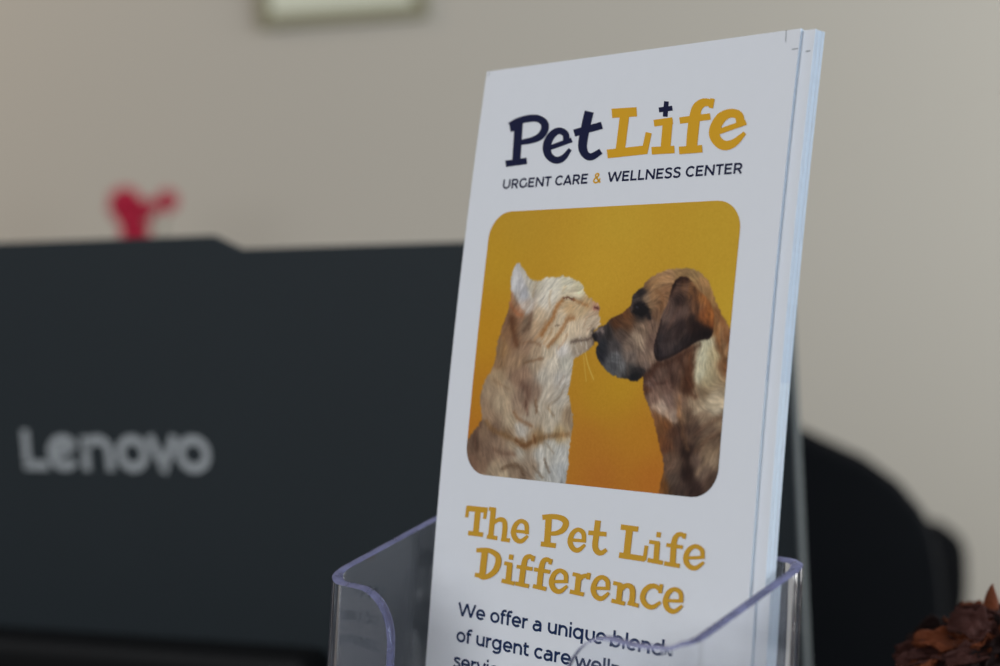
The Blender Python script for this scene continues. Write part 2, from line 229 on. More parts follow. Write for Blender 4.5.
HEAD = [[[10.34,111.5,10.38,110.11],[16.98,111.39,17.03,110.01]],[[9.9,110.22,11.04,110.23],[9.69,113.04,10.83,113.04]],[[16.04,110.1,17.15,110.13],[15.73,112.82,16.85,112.85]],[[12.9,110.95,14.9,110.9],[12.76,116.76,14.76,116.7]],[[11.18,117.31,11.24,116.17],[16.25,117.22,16.31,116.1]],[[18.08,109.85,19.87,109.81],[17.92,116.99,19.71,116.93]],[[17.47,110.75,17.49,109.81],[19.27,110.71,19.29,109.77]],[[17.48,117.47,17.57,116.47],[21.0,117.47,21.09,116.48]],[[19.43,114.07,18.72,113.56],[19.94,113.75,19.14,113.2],[20.43,113.42,19.57,112.8],[20.87,113.17,20.06,112.42],[21.19,113.05,20.63,112.1],[21.47,113.02,21.28,111.93],[21.75,113.04,21.94,111.87],[21.97,113.09,22.59,111.95],[22.06,113.14,23.18,112.18],[22.11,113.21,23.6,112.55],[22.2,113.37,23.83,112.97],[22.29,113.68,23.95,113.43],[22.36,114.11,24.03,113.95],[22.39,114.68,24.07,114.59],[22.38,115.38,24.05,115.33],[22.34,116.15,24.02,116.11],[22.32,116.9,24.0,116.85]],[[22.21,117.59,22.3,116.6],[25.08,117.59,25.17,116.61]],[[30.99,115.02,29.69,115.17],[30.94,114.43,29.59,114.56],[30.91,113.79,29.51,113.94],[30.83,113.15,29.41,113.43],[30.59,112.57,29.27,113.11],[30.1,112.12,29.08,112.94],[29.49,111.83,28.82,112.8],[28.84,111.69,28.53,112.73],[28.17,111.68,28.3,112.71],[27.51,111.83,28.1,112.78],[26.92,112.11,27.83,112.93],[26.4,112.47,27.55,113.17],[25.97,112.9,27.33,113.43],[25.63,113.4,27.15,113.77],[25.37,113.97,26.99,114.2],[25.2,114.57,26.91,114.64],[25.16,115.16,26.9,114.99],[25.31,115.73,26.99,115.3],[25.6,116.24,27.15,115.63],[25.98,116.7,27.37,115.92],[26.44,117.06,27.59,116.12],[26.98,117.33,27.81,116.25],[27.61,117.49,28.07,116.34],[28.32,117.52,28.31,116.37],[29.07,117.36,28.51,116.37],[29.69,116.99,28.83,116.25],[30.19,116.53,29.3,115.95],[30.62,116.05,29.84,115.56],[31.04,115.61,30.39,115.19]],[[26.09,115.1,26.13,114.3],[30.85,115.0,30.88,114.21]],[[35.73,110.31,37.73,110.21],[35.86,116.94,37.85,116.82]],[[34.88,117.42,34.95,116.28],[39.53,117.34,39.6,116.2]],[[34.9,111.28,34.62,110.1],[35.77,111.13,35.49,109.96],[36.65,110.98,36.38,109.81],[37.46,110.85,37.27,109.67],[38.19,110.78,38.15,109.58],[38.88,110.78,38.99,109.56],[39.55,110.82,39.79,109.58],[40.12,110.91,40.56,109.65],[40.55,111.02,41.24,109.79],[40.85,111.15,41.85,110.0],[41.05,111.3,42.39,110.3],[41.15,111.41,42.81,110.71],[41.17,111.48,43.04,111.25],[41.16,111.63,42.99,111.82],[41.06,111.93,42.76,112.37],[40.87,112.26,42.41,112.88],[40.66,112.53,41.97,113.34],[40.4,112.77,41.44,113.71],[40.04,113.0,40.83,114.0],[39.6,113.23,40.21,114.24],[39.15,113.41,39.56,114.42],[38.68,113.54,38.9,114.54],[38.15,113.62,38.25,114.6],[37.55,113.69,37.63,114.63],[36.94,113.77,37.03,114.67]],[[48.47,115.07,47.25,115.21],[48.43,114.53,47.16,114.66],[48.41,113.95,47.1,114.1],[48.33,113.36,47.0,113.64],[48.1,112.81,46.88,113.36],[47.64,112.38,46.7,113.19],[47.07,112.11,46.43,113.05],[46.45,111.97,46.14,112.96],[45.81,111.95,45.92,112.95],[45.18,112.1,45.72,113.01],[44.61,112.37,45.45,113.17],[44.11,112.73,45.18,113.4],[43.7,113.15,44.97,113.67],[43.37,113.64,44.79,114.0],[43.12,114.21,44.64,114.43],[42.95,114.8,44.55,114.86],[42.92,115.38,44.55,115.21],[43.06,115.94,44.62,115.52],[43.33,116.45,44.78,115.85],[43.69,116.89,45.0,116.14],[44.13,117.25,45.21,116.34],[44.65,117.51,45.43,116.46],[45.25,117.67,45.68,116.55],[45.92,117.7,45.92,116.59],[46.63,117.54,46.12,116.58],[47.23,117.18,46.43,116.46],[47.71,116.72,46.89,116.16],[48.13,116.25,47.41,115.77],[48.54,115.82,47.93,115.4]],[[43.81,115.36,43.82,114.59],[48.37,115.16,48.38,114.39]],[[50.6,109.8,52.33,109.79],[50.56,110.58,52.3,110.57],[50.52,111.37,52.26,111.35],[50.48,112.14,52.22,112.11],[50.45,112.87,52.18,112.86],[50.4,113.59,52.13,113.59],[50.33,114.31,52.07,114.3],[50.3,115.0,52.03,114.92],[50.33,115.63,52.06,115.4],[50.46,116.17,52.14,115.72],[50.68,116.61,52.26,115.93],[50.97,116.96,52.39,116.09],[51.32,117.24,52.52,116.21],[51.75,117.45,52.63,116.3],[52.26,117.57,52.72,116.36],[52.81,117.58,52.83,116.4],[53.36,117.45,52.94,116.42],[53.86,117.2,53.13,116.37],[54.25,116.9,53.45,116.2],[54.59,116.59,53.84,115.96],[54.91,116.32,54.24,115.73]],[[48.94,113.34,48.95,112.28],[54.24,113.14,54.25,112.1]],[[58.11,111.2,58.19,109.99],[63.02,111.22,63.11,110.02]],[[59.66,110.48,61.62,110.45],[59.39,116.91,61.35,116.86]],[[58.17,117.47,58.29,116.2],[65.47,117.5,65.59,116.25]],[[65.16,113.94,66.23,113.96],[64.81,117.23,65.88,117.24]],[[68.13,111.81,68.19,110.68],[69.34,111.8,69.4,110.67]],[[66.29,113.45,66.37,112.6],[69.14,113.49,69.22,112.64]],[[67.82,112.93,69.37,112.87],[67.78,117.13,69.33,117.05]],[[66.2,117.5,66.33,116.53],[70.41,117.63,70.54,116.68]],[[76.01,110.39,75.64,111.18],[75.72,110.28,75.3,111.12],[75.39,110.16,74.98,111.04],[74.98,110.05,74.75,111.01],[74.49,110.03,74.63,111.02],[74.02,110.13,74.48,111.08],[73.59,110.31,74.3,111.17],[73.17,110.59,74.16,111.29],[72.84,110.94,74.03,111.46],[72.6,111.31,73.95,111.66],[72.43,111.72,73.9,111.9],[72.31,112.22,73.86,112.27],[72.24,112.89,73.83,112.86],[72.21,113.82,73.82,113.74],[72.22,114.95,73.83,114.84],[72.26,116.15,73.85,116.04],[72.28,117.3,73.87,117.19]],[[75.33,110.14,76.21,110.22],[75.1,111.34,75.98,111.41]],[[71.0,113.63,71.07,112.78],[75.46,113.64,75.53,112.81]],[[70.78,117.7,70.89,116.75],[74.97,117.77,75.08,116.82]],[[81.31,114.4,80.24,114.54],[81.3,114.09,80.19,114.21],[81.3,113.75,80.15,113.9],[81.23,113.34,80.1,113.7],[80.97,112.93,80.02,113.6],[80.52,112.62,79.8,113.44],[79.99,112.38,79.45,113.27],[79.38,112.22,79.08,113.15],[78.74,112.19,78.8,113.13],[78.11,112.33,78.54,113.2],[77.54,112.59,78.21,113.38],[77.02,112.94,77.89,113.63],[76.58,113.36,77.64,113.91],[76.22,113.85,77.44,114.25],[75.94,114.42,77.26,114.68],[75.76,115.02,77.16,115.11],[75.71,115.61,77.14,115.45],[75.85,116.17,77.22,115.74],[76.13,116.68,77.38,116.06],[76.51,117.11,77.61,116.35],[76.97,117.45,77.84,116.55],[77.49,117.69,78.1,116.69],[78.09,117.84,78.42,116.78],[78.74,117.85,78.73,116.81],[79.43,117.7,79.03,116.79],[80.04,117.35,79.4,116.64],[80.56,116.89,79.89,116.33],[81.04,116.42,80.44,115.93],[81.5,115.98,81.0,115.56]],[[76.59,115.79,76.49,115.08],[81.44,115.06,81.34,114.35]],[[16.3,120.32,18.44,120.26],[15.99,126.54,18.14,126.46]],[[14.52,121.04,14.53,120.04],[17.72,120.88,17.73,119.88]],[[14.51,126.95,14.74,125.89],[18.26,127.12,18.48,126.06]],[[15.5,120.87,15.44,119.88],[16.39,120.81,16.3,119.79],[17.27,120.72,17.2,119.68],[18.05,120.69,18.14,119.6],[18.73,120.74,19.09,119.63],[19.4,120.9,20.01,119.78],[20.07,121.13,20.92,120.01],[20.6,121.41,21.76,120.35],[20.89,121.66,22.45,120.83],[21.01,121.93,22.86,121.46],[21.05,122.31,23.02,122.13],[21.0,122.77,23.0,122.79],[20.9,123.23,22.87,123.41],[20.75,123.66,22.64,124.02],[20.52,124.11,22.29,124.63],[20.23,124.53,21.82,125.22],[19.88,124.91,21.23,125.76],[19.42,125.28,20.51,126.24],[18.8,125.66,19.68,126.66],[18.17,125.98,18.84,127.0],[17.67,126.19,18.06,127.24],[17.41,126.24,17.31,127.32],[17.17,126.22,16.69,127.24],[16.79,126.14,16.27,127.12],[16.34,126.07,15.89,127.04]],[[25.24,121.57,25.31,120.34],[26.66,121.53,26.73,120.31]],[[23.86,123.05,24.0,122.13],[26.47,123.12,26.61,122.2]],[[24.86,122.6,26.69,122.52],[24.72,126.98,26.54,126.89]],[[23.4,127.26,23.62,126.27],[27.62,127.47,27.83,126.49]],[[33.48,120.08,32.87,120.9],[33.17,119.94,32.51,120.79],[32.83,119.77,32.16,120.68],[32.38,119.61,31.94,120.63],[31.8,119.56,31.85,120.64],[31.24,119.66,31.74,120.69],[30.72,119.86,31.58,120.77],[30.23,120.19,31.45,120.88],[29.85,120.63,31.33,121.06],[29.6,121.13,31.23,121.34],[29.45,121.66,31.16,121.73],[29.35,122.26,31.11,122.28],[29.25,122.97,31.04,122.97],[29.15,123.87,30.95,123.84],[29.07,124.92,30.87,124.88],[28.99,126.03,30.79,125.98],[28.91,127.11,30.71,127.06]],[[32.59,119.8,33.63,119.87],[32.31,121.11,33.35,121.17]],[[27.93,123.37,28.04,122.46],[32.96,123.39,33.07,122.48]],[[27.88,127.38,28.06,126.4],[32.18,127.5,32.36,126.53]],[[38.88,120.19,38.3,121.0],[38.58,120.05,37.94,120.9],[38.24,119.88,37.6,120.79],[37.81,119.73,37.37,120.73],[37.27,119.67,37.28,120.75],[36.74,119.75,37.18,120.79],[36.24,119.93,37.06,120.85],[35.77,120.25,36.96,120.93],[35.41,120.66,36.85,121.09],[35.17,121.13,36.76,121.36],[35.01,121.64,36.68,121.73],[34.9,122.22,36.63,122.24],[34.81,122.93,36.57,122.91],[34.74,123.82,36.51,123.76],[34.7,124.86,36.47,124.78],[34.67,125.96,36.44,125.87],[34.64,127.02,36.4,126.93]],[[38.02,119.91,39.04,119.98],[37.75,121.2,38.77,121.27]],[[33.45,123.39,33.55,122.48],[38.45,123.39,38.56,122.49]],[[33.45,127.28,33.66,126.31],[37.59,127.48,37.8,126.52]],[[44.13,124.39,42.89,124.56],[44.1,123.98,42.82,124.14],[44.1,123.53,42.77,123.71],[44.03,123.05,42.69,123.39],[43.77,122.57,42.59,123.22],[43.3,122.2,42.39,123.06],[42.73,121.95,42.06,122.9],[42.09,121.8,41.72,122.8],[41.4,121.78,41.49,122.78],[40.74,121.94,41.27,122.86],[40.14,122.23,40.97,123.03],[39.6,122.6,40.67,123.28],[39.16,123.04,40.43,123.55],[38.81,123.56,40.24,123.9],[38.53,124.14,40.07,124.35],[38.35,124.75,39.97,124.79],[38.31,125.36,39.96,125.15],[38.45,125.92,40.04,125.46],[38.74,126.44,40.21,125.8],[39.13,126.89,40.44,126.09],[39.59,127.24,40.66,126.29],[40.14,127.49,40.91,126.42],[40.76,127.64,41.19,126.51],[41.47,127.66,41.46,126.54],[42.21,127.48,41.7,126.52],[42.84,127.1,42.05,126.38],[43.36,126.62,42.54,126.07],[43.82,126.13,43.1,125.65],[44.26,125.68,43.66,125.26]],[[39.28,125.45,39.2,124.68],[44.14,124.84,44.07,124.08]],[[45.25,123.04,45.42,122.16],[47.35,123.14,47.52,122.26]],[[46.34,122.48,48.02,122.4],[46.19,126.68,47.87,126.59]],[[44.77,127.09,44.95,126.15],[48.96,127.26,49.14,126.32]],[[47.34,124.41,46.59,124.05],[47.71,124.05,46.87,123.67],[48.07,123.69,47.15,123.25],[48.4,123.4,47.48,122.83],[48.67,123.22,47.93,122.45],[48.92,123.12,48.48,122.19],[49.25,123.04,49.02,122.06],[49.68,122.97,49.48,121.99],[50.13,122.87,49.91,121.91]],[[49.58,121.73,50.64,121.73],[49.42,123.28,50.48,123.27]],[[56.44,124.56,55.26,124.72],[56.41,124.1,55.19,124.25],[56.4,123.6,55.13,123.78],[56.33,123.08,55.06,123.4],[56.1,122.58,54.94,123.19],[55.64,122.2,54.75,123.03],[55.09,121.94,54.46,122.87],[54.47,121.8,54.14,122.77],[53.82,121.78,53.91,122.76],[53.19,121.95,53.7,122.83],[52.62,122.23,53.42,123.0],[52.11,122.6,53.13,123.25],[51.68,123.04,52.9,123.53],[51.35,123.55,52.72,123.88],[51.09,124.12,52.56,124.32],[50.92,124.73,52.46,124.77],[50.88,125.33,52.45,125.13],[51.01,125.89,52.53,125.44],[51.28,126.4,52.69,125.78],[51.65,126.84,52.91,126.08],[52.09,127.2,53.13,126.28],[52.61,127.45,53.36,126.41],[53.21,127.6,53.63,126.49],[53.89,127.62,53.89,126.52],[54.59,127.44,54.11,126.51],[55.2,127.06,54.44,126.37],[55.69,126.59,54.91,126.05],[56.13,126.1,55.44,125.64],[56.56,125.65,55.97,125.25]],[[51.78,125.37,51.74,124.62],[56.43,124.87,56.39,124.12]],[[57.17,123.56,57.34,122.7],[59.48,123.68,59.64,122.82]],[[58.51,123.03,60.12,122.95],[58.36,127.19,59.97,127.1]],[[56.99,127.54,57.18,126.62],[60.85,127.72,61.03,126.8]],[[59.74,124.89,59.05,124.52],[60.14,124.53,59.35,124.12],[60.53,124.16,59.66,123.68],[60.87,123.88,60.03,123.25],[61.1,123.76,60.53,122.88],[61.27,123.75,61.16,122.68],[61.51,123.77,61.77,122.64],[61.73,123.83,62.35,122.73],[61.86,123.9,62.85,122.93],[61.92,123.97,63.24,123.24],[61.99,124.12,63.47,123.62],[62.05,124.37,63.61,124.03],[62.11,124.71,63.69,124.49],[62.12,125.15,63.71,125.04],[62.1,125.71,63.69,125.65],[62.05,126.32,63.64,126.27],[62.02,126.93,63.6,126.86]],[[61.61,127.44,61.83,126.53],[64.68,127.65,64.9,126.75]],[[70.69,122.73,70.02,123.43],[70.39,122.53,69.67,123.25],[70.08,122.3,69.34,123.07],[69.69,122.06,69.07,122.95],[69.19,121.9,68.86,122.9],[68.64,121.87,68.6,122.92],[68.09,121.92,68.28,122.97],[67.53,122.05,67.97,123.06],[66.99,122.27,67.7,123.19],[66.49,122.58,67.44,123.38],[66.04,122.96,67.15,123.64],[65.65,123.38,66.89,123.94],[65.35,123.83,66.71,124.22],[65.14,124.31,66.59,124.51],[65.02,124.8,66.51,124.83],[64.99,125.3,66.49,125.14],[65.08,125.79,66.53,125.39],[65.3,126.24,66.64,125.64],[65.62,126.66,66.84,125.91],[66.03,127.02,67.08,126.15],[66.5,127.3,67.32,126.31],[67.02,127.48,67.6,126.42],[67.6,127.58,67.91,126.5],[68.24,127.58,68.23,126.52],[68.9,127.42,68.51,126.49],[69.5,127.1,68.86,126.36],[70.01,126.68,69.33,126.08],[70.47,126.26,69.85,125.73],[70.92,125.87,70.38,125.39]],[[70.11,121.75,71.08,121.76],[69.86,123.75,70.83,123.76]],[[76.66,124.67,75.57,124.83],[76.63,124.21,75.5,124.36],[76.62,123.72,75.45,123.89],[76.56,123.2,75.38,123.51],[76.33,122.7,75.27,123.29],[75.88,122.33,75.08,123.13],[75.34,122.08,74.77,122.97],[74.74,121.94,74.44,122.88],[74.12,121.93,74.2,122.87],[73.51,122.09,73.97,122.94],[72.95,122.37,73.67,123.12],[72.45,122.73,73.37,123.37],[72.03,123.17,73.14,123.65],[71.7,123.68,72.95,124.01],[71.43,124.25,72.79,124.45],[71.26,124.86,72.69,124.9],[71.22,125.45,72.67,125.26],[71.35,126.01,72.75,125.58],[71.62,126.52,72.91,125.91],[71.98,126.96,73.13,126.21],[72.41,127.31,73.35,126.42],[72.91,127.56,73.59,126.55],[73.49,127.7,73.87,126.63],[74.14,127.71,74.15,126.66],[74.82,127.54,74.39,126.64],[75.42,127.17,74.73,126.49],[75.91,126.7,75.2,126.17],[76.35,126.21,75.73,125.76],[76.78,125.76,76.26,125.37]],[[72.06,125.49,72.02,124.76],[76.69,124.96,76.65,124.25]]]
CAT_OUT = [[9.78,20.6],[9.29,17.7],[9.49,15.02],[10.58,13.16],[11.79,13.27],[13.17,14.63],[14.93,16.64],[17.07,17.32],[19.1,17.34],[20.43,16.56],[22.74,16.71],[25.53,16.44],[28.38,16.77],[31.3,17.87],[32.55,18.95],[33.0,20.23],[34.26,21.51],[36.29,22.49],[37.63,23.2],[38.03,24.26],[38.01,25.31],[38.68,26.36],[38.68,27.62],[38.03,28.47],[37.17,29.32],[37.12,31.0],[37.54,32.26],[36.36,33.54],[34.59,34.63],[32.79,35.52],[31.78,36.18],[31.6,37.88],[31.29,37.49],[31.63,38.8],[31.38,41.45],[31.24,44.1],[32.08,46.26],[33.01,49.28],[33.43,51.87],[33.16,54.5],[32.89,57.13],[33.05,60.6],[32.89,63.22],[32.89,65.39],[33.15,68.83],[-0.76,71.83],[-1.68,58.96],[0.32,56.98],[1.94,54.57],[3.61,52.63],[4.31,51.67],[3.63,49.4],[3.14,46.66],[3.41,43.87],[4.08,41.76],[5.43,40.1],[5.96,39.54],[6.62,37.75],[6.85,35.08],[6.91,33.3],[7.44,30.63],[8.26,27.95],[9.38,25.27],[9.71,22.61]]
DOG_OUT = [[37.35,29.38],[38.44,28.42],[40.18,27.93],[41.79,26.5],[44.31,25.31],[46.75,23.66],[47.31,22.49],[47.33,21.32],[48.61,19.93],[50.06,19.0],[50.95,17.85],[53.07,16.47],[55.78,15.44],[59.1,15.03],[62.98,15.08],[65.56,16.15],[67.94,17.98],[69.3,20.45],[70.94,23.13],[73.14,26.22],[75.24,28.62],[78.6,30.97],[81.76,65.31],[80.91,68.13],[59.37,70.19],[59.77,65.14],[59.81,62.51],[60.51,60.54],[59.88,57.24],[58.69,54.44],[57.45,51.14],[56.29,48.78],[54.76,45.94],[53.22,43.08],[52.77,40.65],[52.52,39.48],[51.63,40.19],[49.96,40.71],[48.18,40.32],[45.5,39.95],[43.04,39.1],[41.1,37.77],[39.08,35.95],[38.3,33.61],[38.49,32.2],[37.32,31.51],[36.68,30.34]]
EAR_OUT = [[57.97,20.42],[58.64,18.14],[59.9,17.0],[61.82,16.88],[63.29,17.72],[65.75,19.99],[68.7,22.24],[70.19,24.91],[70.43,27.13],[70.44,29.57],[69.66,30.7],[67.54,30.96],[65.48,31.89],[63.43,33.05],[60.84,34.46],[58.18,35.53],[56.25,35.85],[55.15,34.61],[54.77,32.33],[55.29,30.04],[55.81,27.29],[56.39,25.0],[57.52,22.71]]
CAT_COL = [[11.0,15.93,171.63,168.03,165.33],[11.39,18.61,167.8,165.1,165.1],[14.07,20.83,149.93,148.13,149.93],[15.97,23.92,166.47,152.07,139.47],[17.33,19.08,168.67,159.67,141.67],[9.7,22.52,138.1,103.85,74.71],[10.2,24.38,117.96,85.02,61.13],[12.94,25.25,150.85,110.03,83.52],[13.97,26.35,129.76,98.13,74.9],[11.71,27.03,97.17,67.52,47.58],[11.36,28.8,104.4,74.75,52.83],[10.07,30.14,122.34,90.71,64.2],[8.83,34.15,129.76,101.42,71.62],[8.12,37.7,124.09,96.4,69.89],[15.88,27.43,110.51,92.02,74.71],[15.83,29.18,130.41,106.67,85.41],[12.68,31.87,109.73,82.05,62.1],[18.67,28.71,162.97,137.92,111.4],[19.41,25.65,169.6,149.8,124.6],[23.02,18.68,190.87,183.67,167.47],[27.41,17.84,184.7,177.5,156.8],[31.54,19.58,180.33,171.33,144.33],[30.05,20.86,184.17,171.57,147.27],[20.65,22.15,190.8,181.8,167.4],[22.12,20.41,193.87,185.77,171.37],[34.16,22.79,170.39,142.71,105.03],[36.95,23.42,162.24,127.33,100.82],[29.35,23.87,176.53,147.73,111.73],[32.16,24.28,178.97,154.67,121.37],[27.02,27.32,183.73,165.73,140.53],[29.97,28.57,185.73,167.73,142.53],[36.26,26.38,175.8,157.8,134.4],[37.5,27.63,162.9,144.9,124.2],[33.81,28.52,179.8,161.8,138.4],[33.37,33.61,145.82,130.62,113.96],[36.52,32.7,131.27,116.06,100.72],[27.91,34.15,187.2,180.0,172.8],[29.4,37.1,171.03,164.73,151.23],[25.5,37.21,180.6,169.8,153.6],[24.04,34.67,180.03,164.73,142.23],[16.48,33.98,128.91,103.85,83.91],[19.49,34.78,152.39,130.62,107.39],[19.83,37.37,154.16,135.68,114.42],[14.04,37.54,138.83,112.46,87.26],[15.55,35.75,131.73,106.67,84.1],[23.42,29.94,177.53,157.73,130.73],[26.46,31.62,177.67,159.67,132.67],[8.06,40.93,144.97,123.19,96.68],[5.48,45.17,141.56,121.1,98.53],[3.9,47.55,134.09,111.0,89.09],[14.22,40.72,123.11,98.06,79.43],[16.53,39.74,128.95,103.9,85.27],[18.25,43.74,110.31,87.89,73.2],[20.76,44.54,127.08,105.31,88.65],[16.74,46.06,124.82,102.39,85.07],[23.21,40.41,163.83,154.83,141.33],[28.57,41.11,167.13,159.93,150.93],[28.53,45.54,166.83,157.83,144.33],[24.94,44.81,163.57,151.87,136.57],[10.14,47.26,152.63,134.14,110.92],[11.58,44.01,146.72,126.92,104.35],[16.36,47.88,143.75,121.98,102.03],[21.36,49.43,158.27,143.87,125.87],[23.56,47.98,163.33,149.83,131.83],[27.28,49.57,162.6,151.8,135.6],[31.99,49.33,136.5,116.7,94.13],[6.32,51.57,134.09,111.0,89.09],[8.53,54.19,103.09,81.97,66.63],[5.36,53.91,112.41,90.64,72.01],[12.95,54.84,123.24,101.46,79.55],[17.68,53.66,163.9,154.9,143.2],[13.78,51.62,152.75,135.58,113.01],[18.66,56.73,122.72,96.35,69.84],[23.24,55.11,133.65,108.59,78.8],[28.95,53.88,152.02,130.25,97.17],[26.43,52.27,163.47,151.77,133.77],[2.72,58.21,95.81,74.7,60.01],[2.6,62.36,107.15,82.1,66.09],[5.75,62.13,115.94,92.19,74.22],[7.34,59.74,110.27,87.84,71.84],[10.22,57.73,123.38,101.61,83.64],[14.1,59.28,124.91,103.8,86.48],[17.67,58.59,150.83,141.83,128.33],[15.1,57.41,145.5,128.33,107.07],[24.29,59.03,167.33,162.83,153.83],[30.03,58.2,167.57,164.87,158.57],[26.95,56.65,167.2,161.8,151.0],[30.52,62.53,151.93,151.93,150.13],[9.69,63.66,143.92,125.43,103.52],[12.86,64.32,152.75,135.58,113.01],[15.74,62.76,122.14,103.65,85.02],[20.13,64.21,114.91,96.43,79.77],[21.66,61.87,138.32,121.15,103.18],[25.42,63.8,154.33,149.83,140.83],[28.94,63.96,154.7,152.9,148.4]]
DOG_COL = [[37.74,30.08,57.31,52.0,52.48],[39.87,32.64,37.01,37.75,41.68],[41.31,29.79,46.59,42.14,41.75],[39.43,29.11,55.08,49.77,49.39],[43.4,27.42,76.75,48.11,30.45],[46.11,25.53,89.64,56.68,33.83],[46.34,27.39,87.41,58.77,39.38],[43.44,32.57,63.72,58.41,58.03],[44.92,30.21,74.67,60.71,53.42],[39.56,35.0,34.78,34.65,39.45],[43.83,35.82,90.43,89.44,89.92],[43.47,37.69,72.15,71.15,72.5],[46.4,37.61,88.06,86.2,85.82],[48.2,38.01,53.28,50.56,49.31],[49.83,39.57,21.67,21.55,24.62],[51.5,39.05,25.78,24.79,26.99],[50.27,31.04,145.95,125.08,105.69],[51.2,29.18,110.74,90.74,74.8],[48.12,32.47,108.22,90.81,78.33],[48.45,35.24,106.92,92.97,83.95],[51.91,35.15,116.35,96.35,83.01],[53.26,36.94,111.46,93.19,82.43],[54.23,35.54,121.25,99.52,83.59],[47.98,21.79,56.81,49.77,47.66],[49.69,23.88,19.15,17.3,19.51],[50.78,24.8,23.26,20.54,21.88],[49.83,20.4,35.86,31.41,31.89],[51.45,21.79,120.96,99.23,79.84],[52.82,23.64,119.67,92.75,68.18],[53.33,18.56,142.78,109.82,76.6],[51.1,19.01,118.87,88.51,61.34],[53.11,21.33,132.27,99.31,69.55],[56.56,17.2,150.19,116.37,83.15],[60.31,15.87,132.63,103.99,69.91],[64.23,16.37,136.95,109.17,73.36],[66.62,18.19,136.15,103.19,68.25],[56.9,19.96,128.74,93.19,65.15],[55.6,23.17,118.73,86.63,61.19],[54.75,25.47,111.96,82.46,61.34],[53.89,27.77,107.21,84.62,70.41],[54.32,31.43,103.11,80.51,68.9],[69.77,22.24,131.47,97.65,60.11],[71.77,25.79,118.73,82.31,52.55],[70.96,28.02,128.31,92.75,59.54],[74.36,30.17,122.98,85.7,56.8],[72.5,32.41,125.79,92.83,63.07],[73.97,36.33,113.11,80.15,53.85],[68.49,34.72,169.99,165.55,142.7],[69.27,32.04,169.42,162.38,137.8],[71.11,34.21,147.96,132.28,100.79],[67.22,37.86,162.65,153.88,129.31],[69.6,39.99,147.31,127.31,96.69],[71.0,38.18,147.82,130.41,100.65],[62.64,35.77,83.38,59.06,47.44],[64.62,33.92,97.99,67.63,49.1],[65.56,37.47,71.71,43.07,29.73],[60.09,37.64,77.69,56.83,47.8],[57.41,38.63,86.26,65.39,55.51],[54.6,38.72,73.08,50.49,41.47],[61.44,39.84,71.21,50.35,41.32],[64.76,40.17,82.23,53.59,36.79],[54.53,41.07,107.79,85.19,77.9],[53.72,42.08,76.61,46.24,30.31],[55.46,43.96,113.55,89.23,76.75],[59.98,41.35,98.57,74.25,63.5],[58.72,46.24,153.94,133.94,118.0],[61.89,48.0,143.28,123.28,109.07],[60.35,44.71,113.98,91.39,80.63],[62.95,44.11,117.15,91.1,73.43],[64.74,41.64,63.87,39.55,27.07],[68.44,38.17,169.99,165.55,142.7],[68.89,42.43,117.58,96.71,73.87],[71.98,44.66,165.24,151.29,129.31],[73.25,46.01,159.84,145.89,123.91],[67.41,44.87,137.23,117.23,95.25],[66.51,47.29,89.28,69.28,55.07],[70.62,48.02,126.58,106.58,86.32],[68.05,51.0,71.71,54.31,44.42],[72.55,50.27,103.18,83.18,67.24],[73.49,48.34,126.43,106.43,84.45],[71.18,53.63,107.28,87.28,68.75],[74.0,53.45,99.94,79.94,64.0],[73.14,56.31,121.54,103.27,83.87],[68.66,57.09,89.86,71.59,60.83],[70.64,59.77,100.44,82.17,68.83],[69.24,63.16,48.82,34.0,29.3],[73.07,61.44,71.71,54.31,44.42],[64.87,51.18,52.49,35.08,27.79],[66.29,55.37,32.19,20.83,16.99],[66.92,60.05,34.42,23.06,20.08],[64.48,53.11,68.11,48.11,39.09],[63.82,48.38,114.55,88.51,65.66],[65.26,52.11,114.99,88.94,71.27],[62.24,51.34,74.31,48.26,34.91],[60.32,50.01,99.29,61.15,34.84],[59.13,50.08,97.71,63.02,36.71],[58.94,53.94,99.29,61.15,34.84],[60.52,54.8,86.76,53.8,35.27],[61.65,57.11,88.99,67.27,53.06],[63.55,58.41,94.61,73.75,60.4],[63.29,61.75,79.56,63.88,53.99],[60.2,63.43,101.02,63.74,30.52],[65.27,63.96,59.62,45.67,39.23],[57.19,48.73,104.19,69.5,43.19]]
EAR_COL = [[58.89,18.82,27.61,16.81,14.57],[59.95,17.46,54.05,33.89,24.37],[61.86,17.25,84.21,54.69,35.81],[60.5,22.02,40.79,31.03,28.79],[58.58,22.25,95.73,75.57,67.09],[59.7,19.97,85.94,62.66,52.1],[61.86,19.52,101.28,72.8,53.92],[63.56,19.98,112.2,75.4,48.2],[64.55,19.08,127.11,88.23,56.87],[66.5,21.79,140.28,91.0,51.32],[69.06,25.37,131.79,78.35,38.67],[69.85,27.58,106.48,60.32,30.0],[65.08,23.59,103.01,70.37,49.41],[62.45,24.51,90.53,70.37,61.89],[59.79,25.43,78.31,61.27,55.91],[57.62,25.9,90.88,72.8,64.32],[57.94,28.63,53.44,41.6,39.36],[61.77,28.13,43.3,32.5,31.3],[64.3,26.3,57.6,41.6,35.2],[65.59,28.08,32.64,20.8,18.56],[68.98,29.38,12.1,7.54,9.46],[63.77,31.25,33.51,25.83,25.67],[58.92,32.25,61.41,50.61,48.37],[56.89,34.11,36.45,29.81,31.73],[56.3,31.39,46.51,38.83,38.67],[61.24,33.1,43.91,36.23,36.07],[67.5,25.82,110.64,65.52,36.24],[66.61,29.86,25.62,16.9,17.78]]
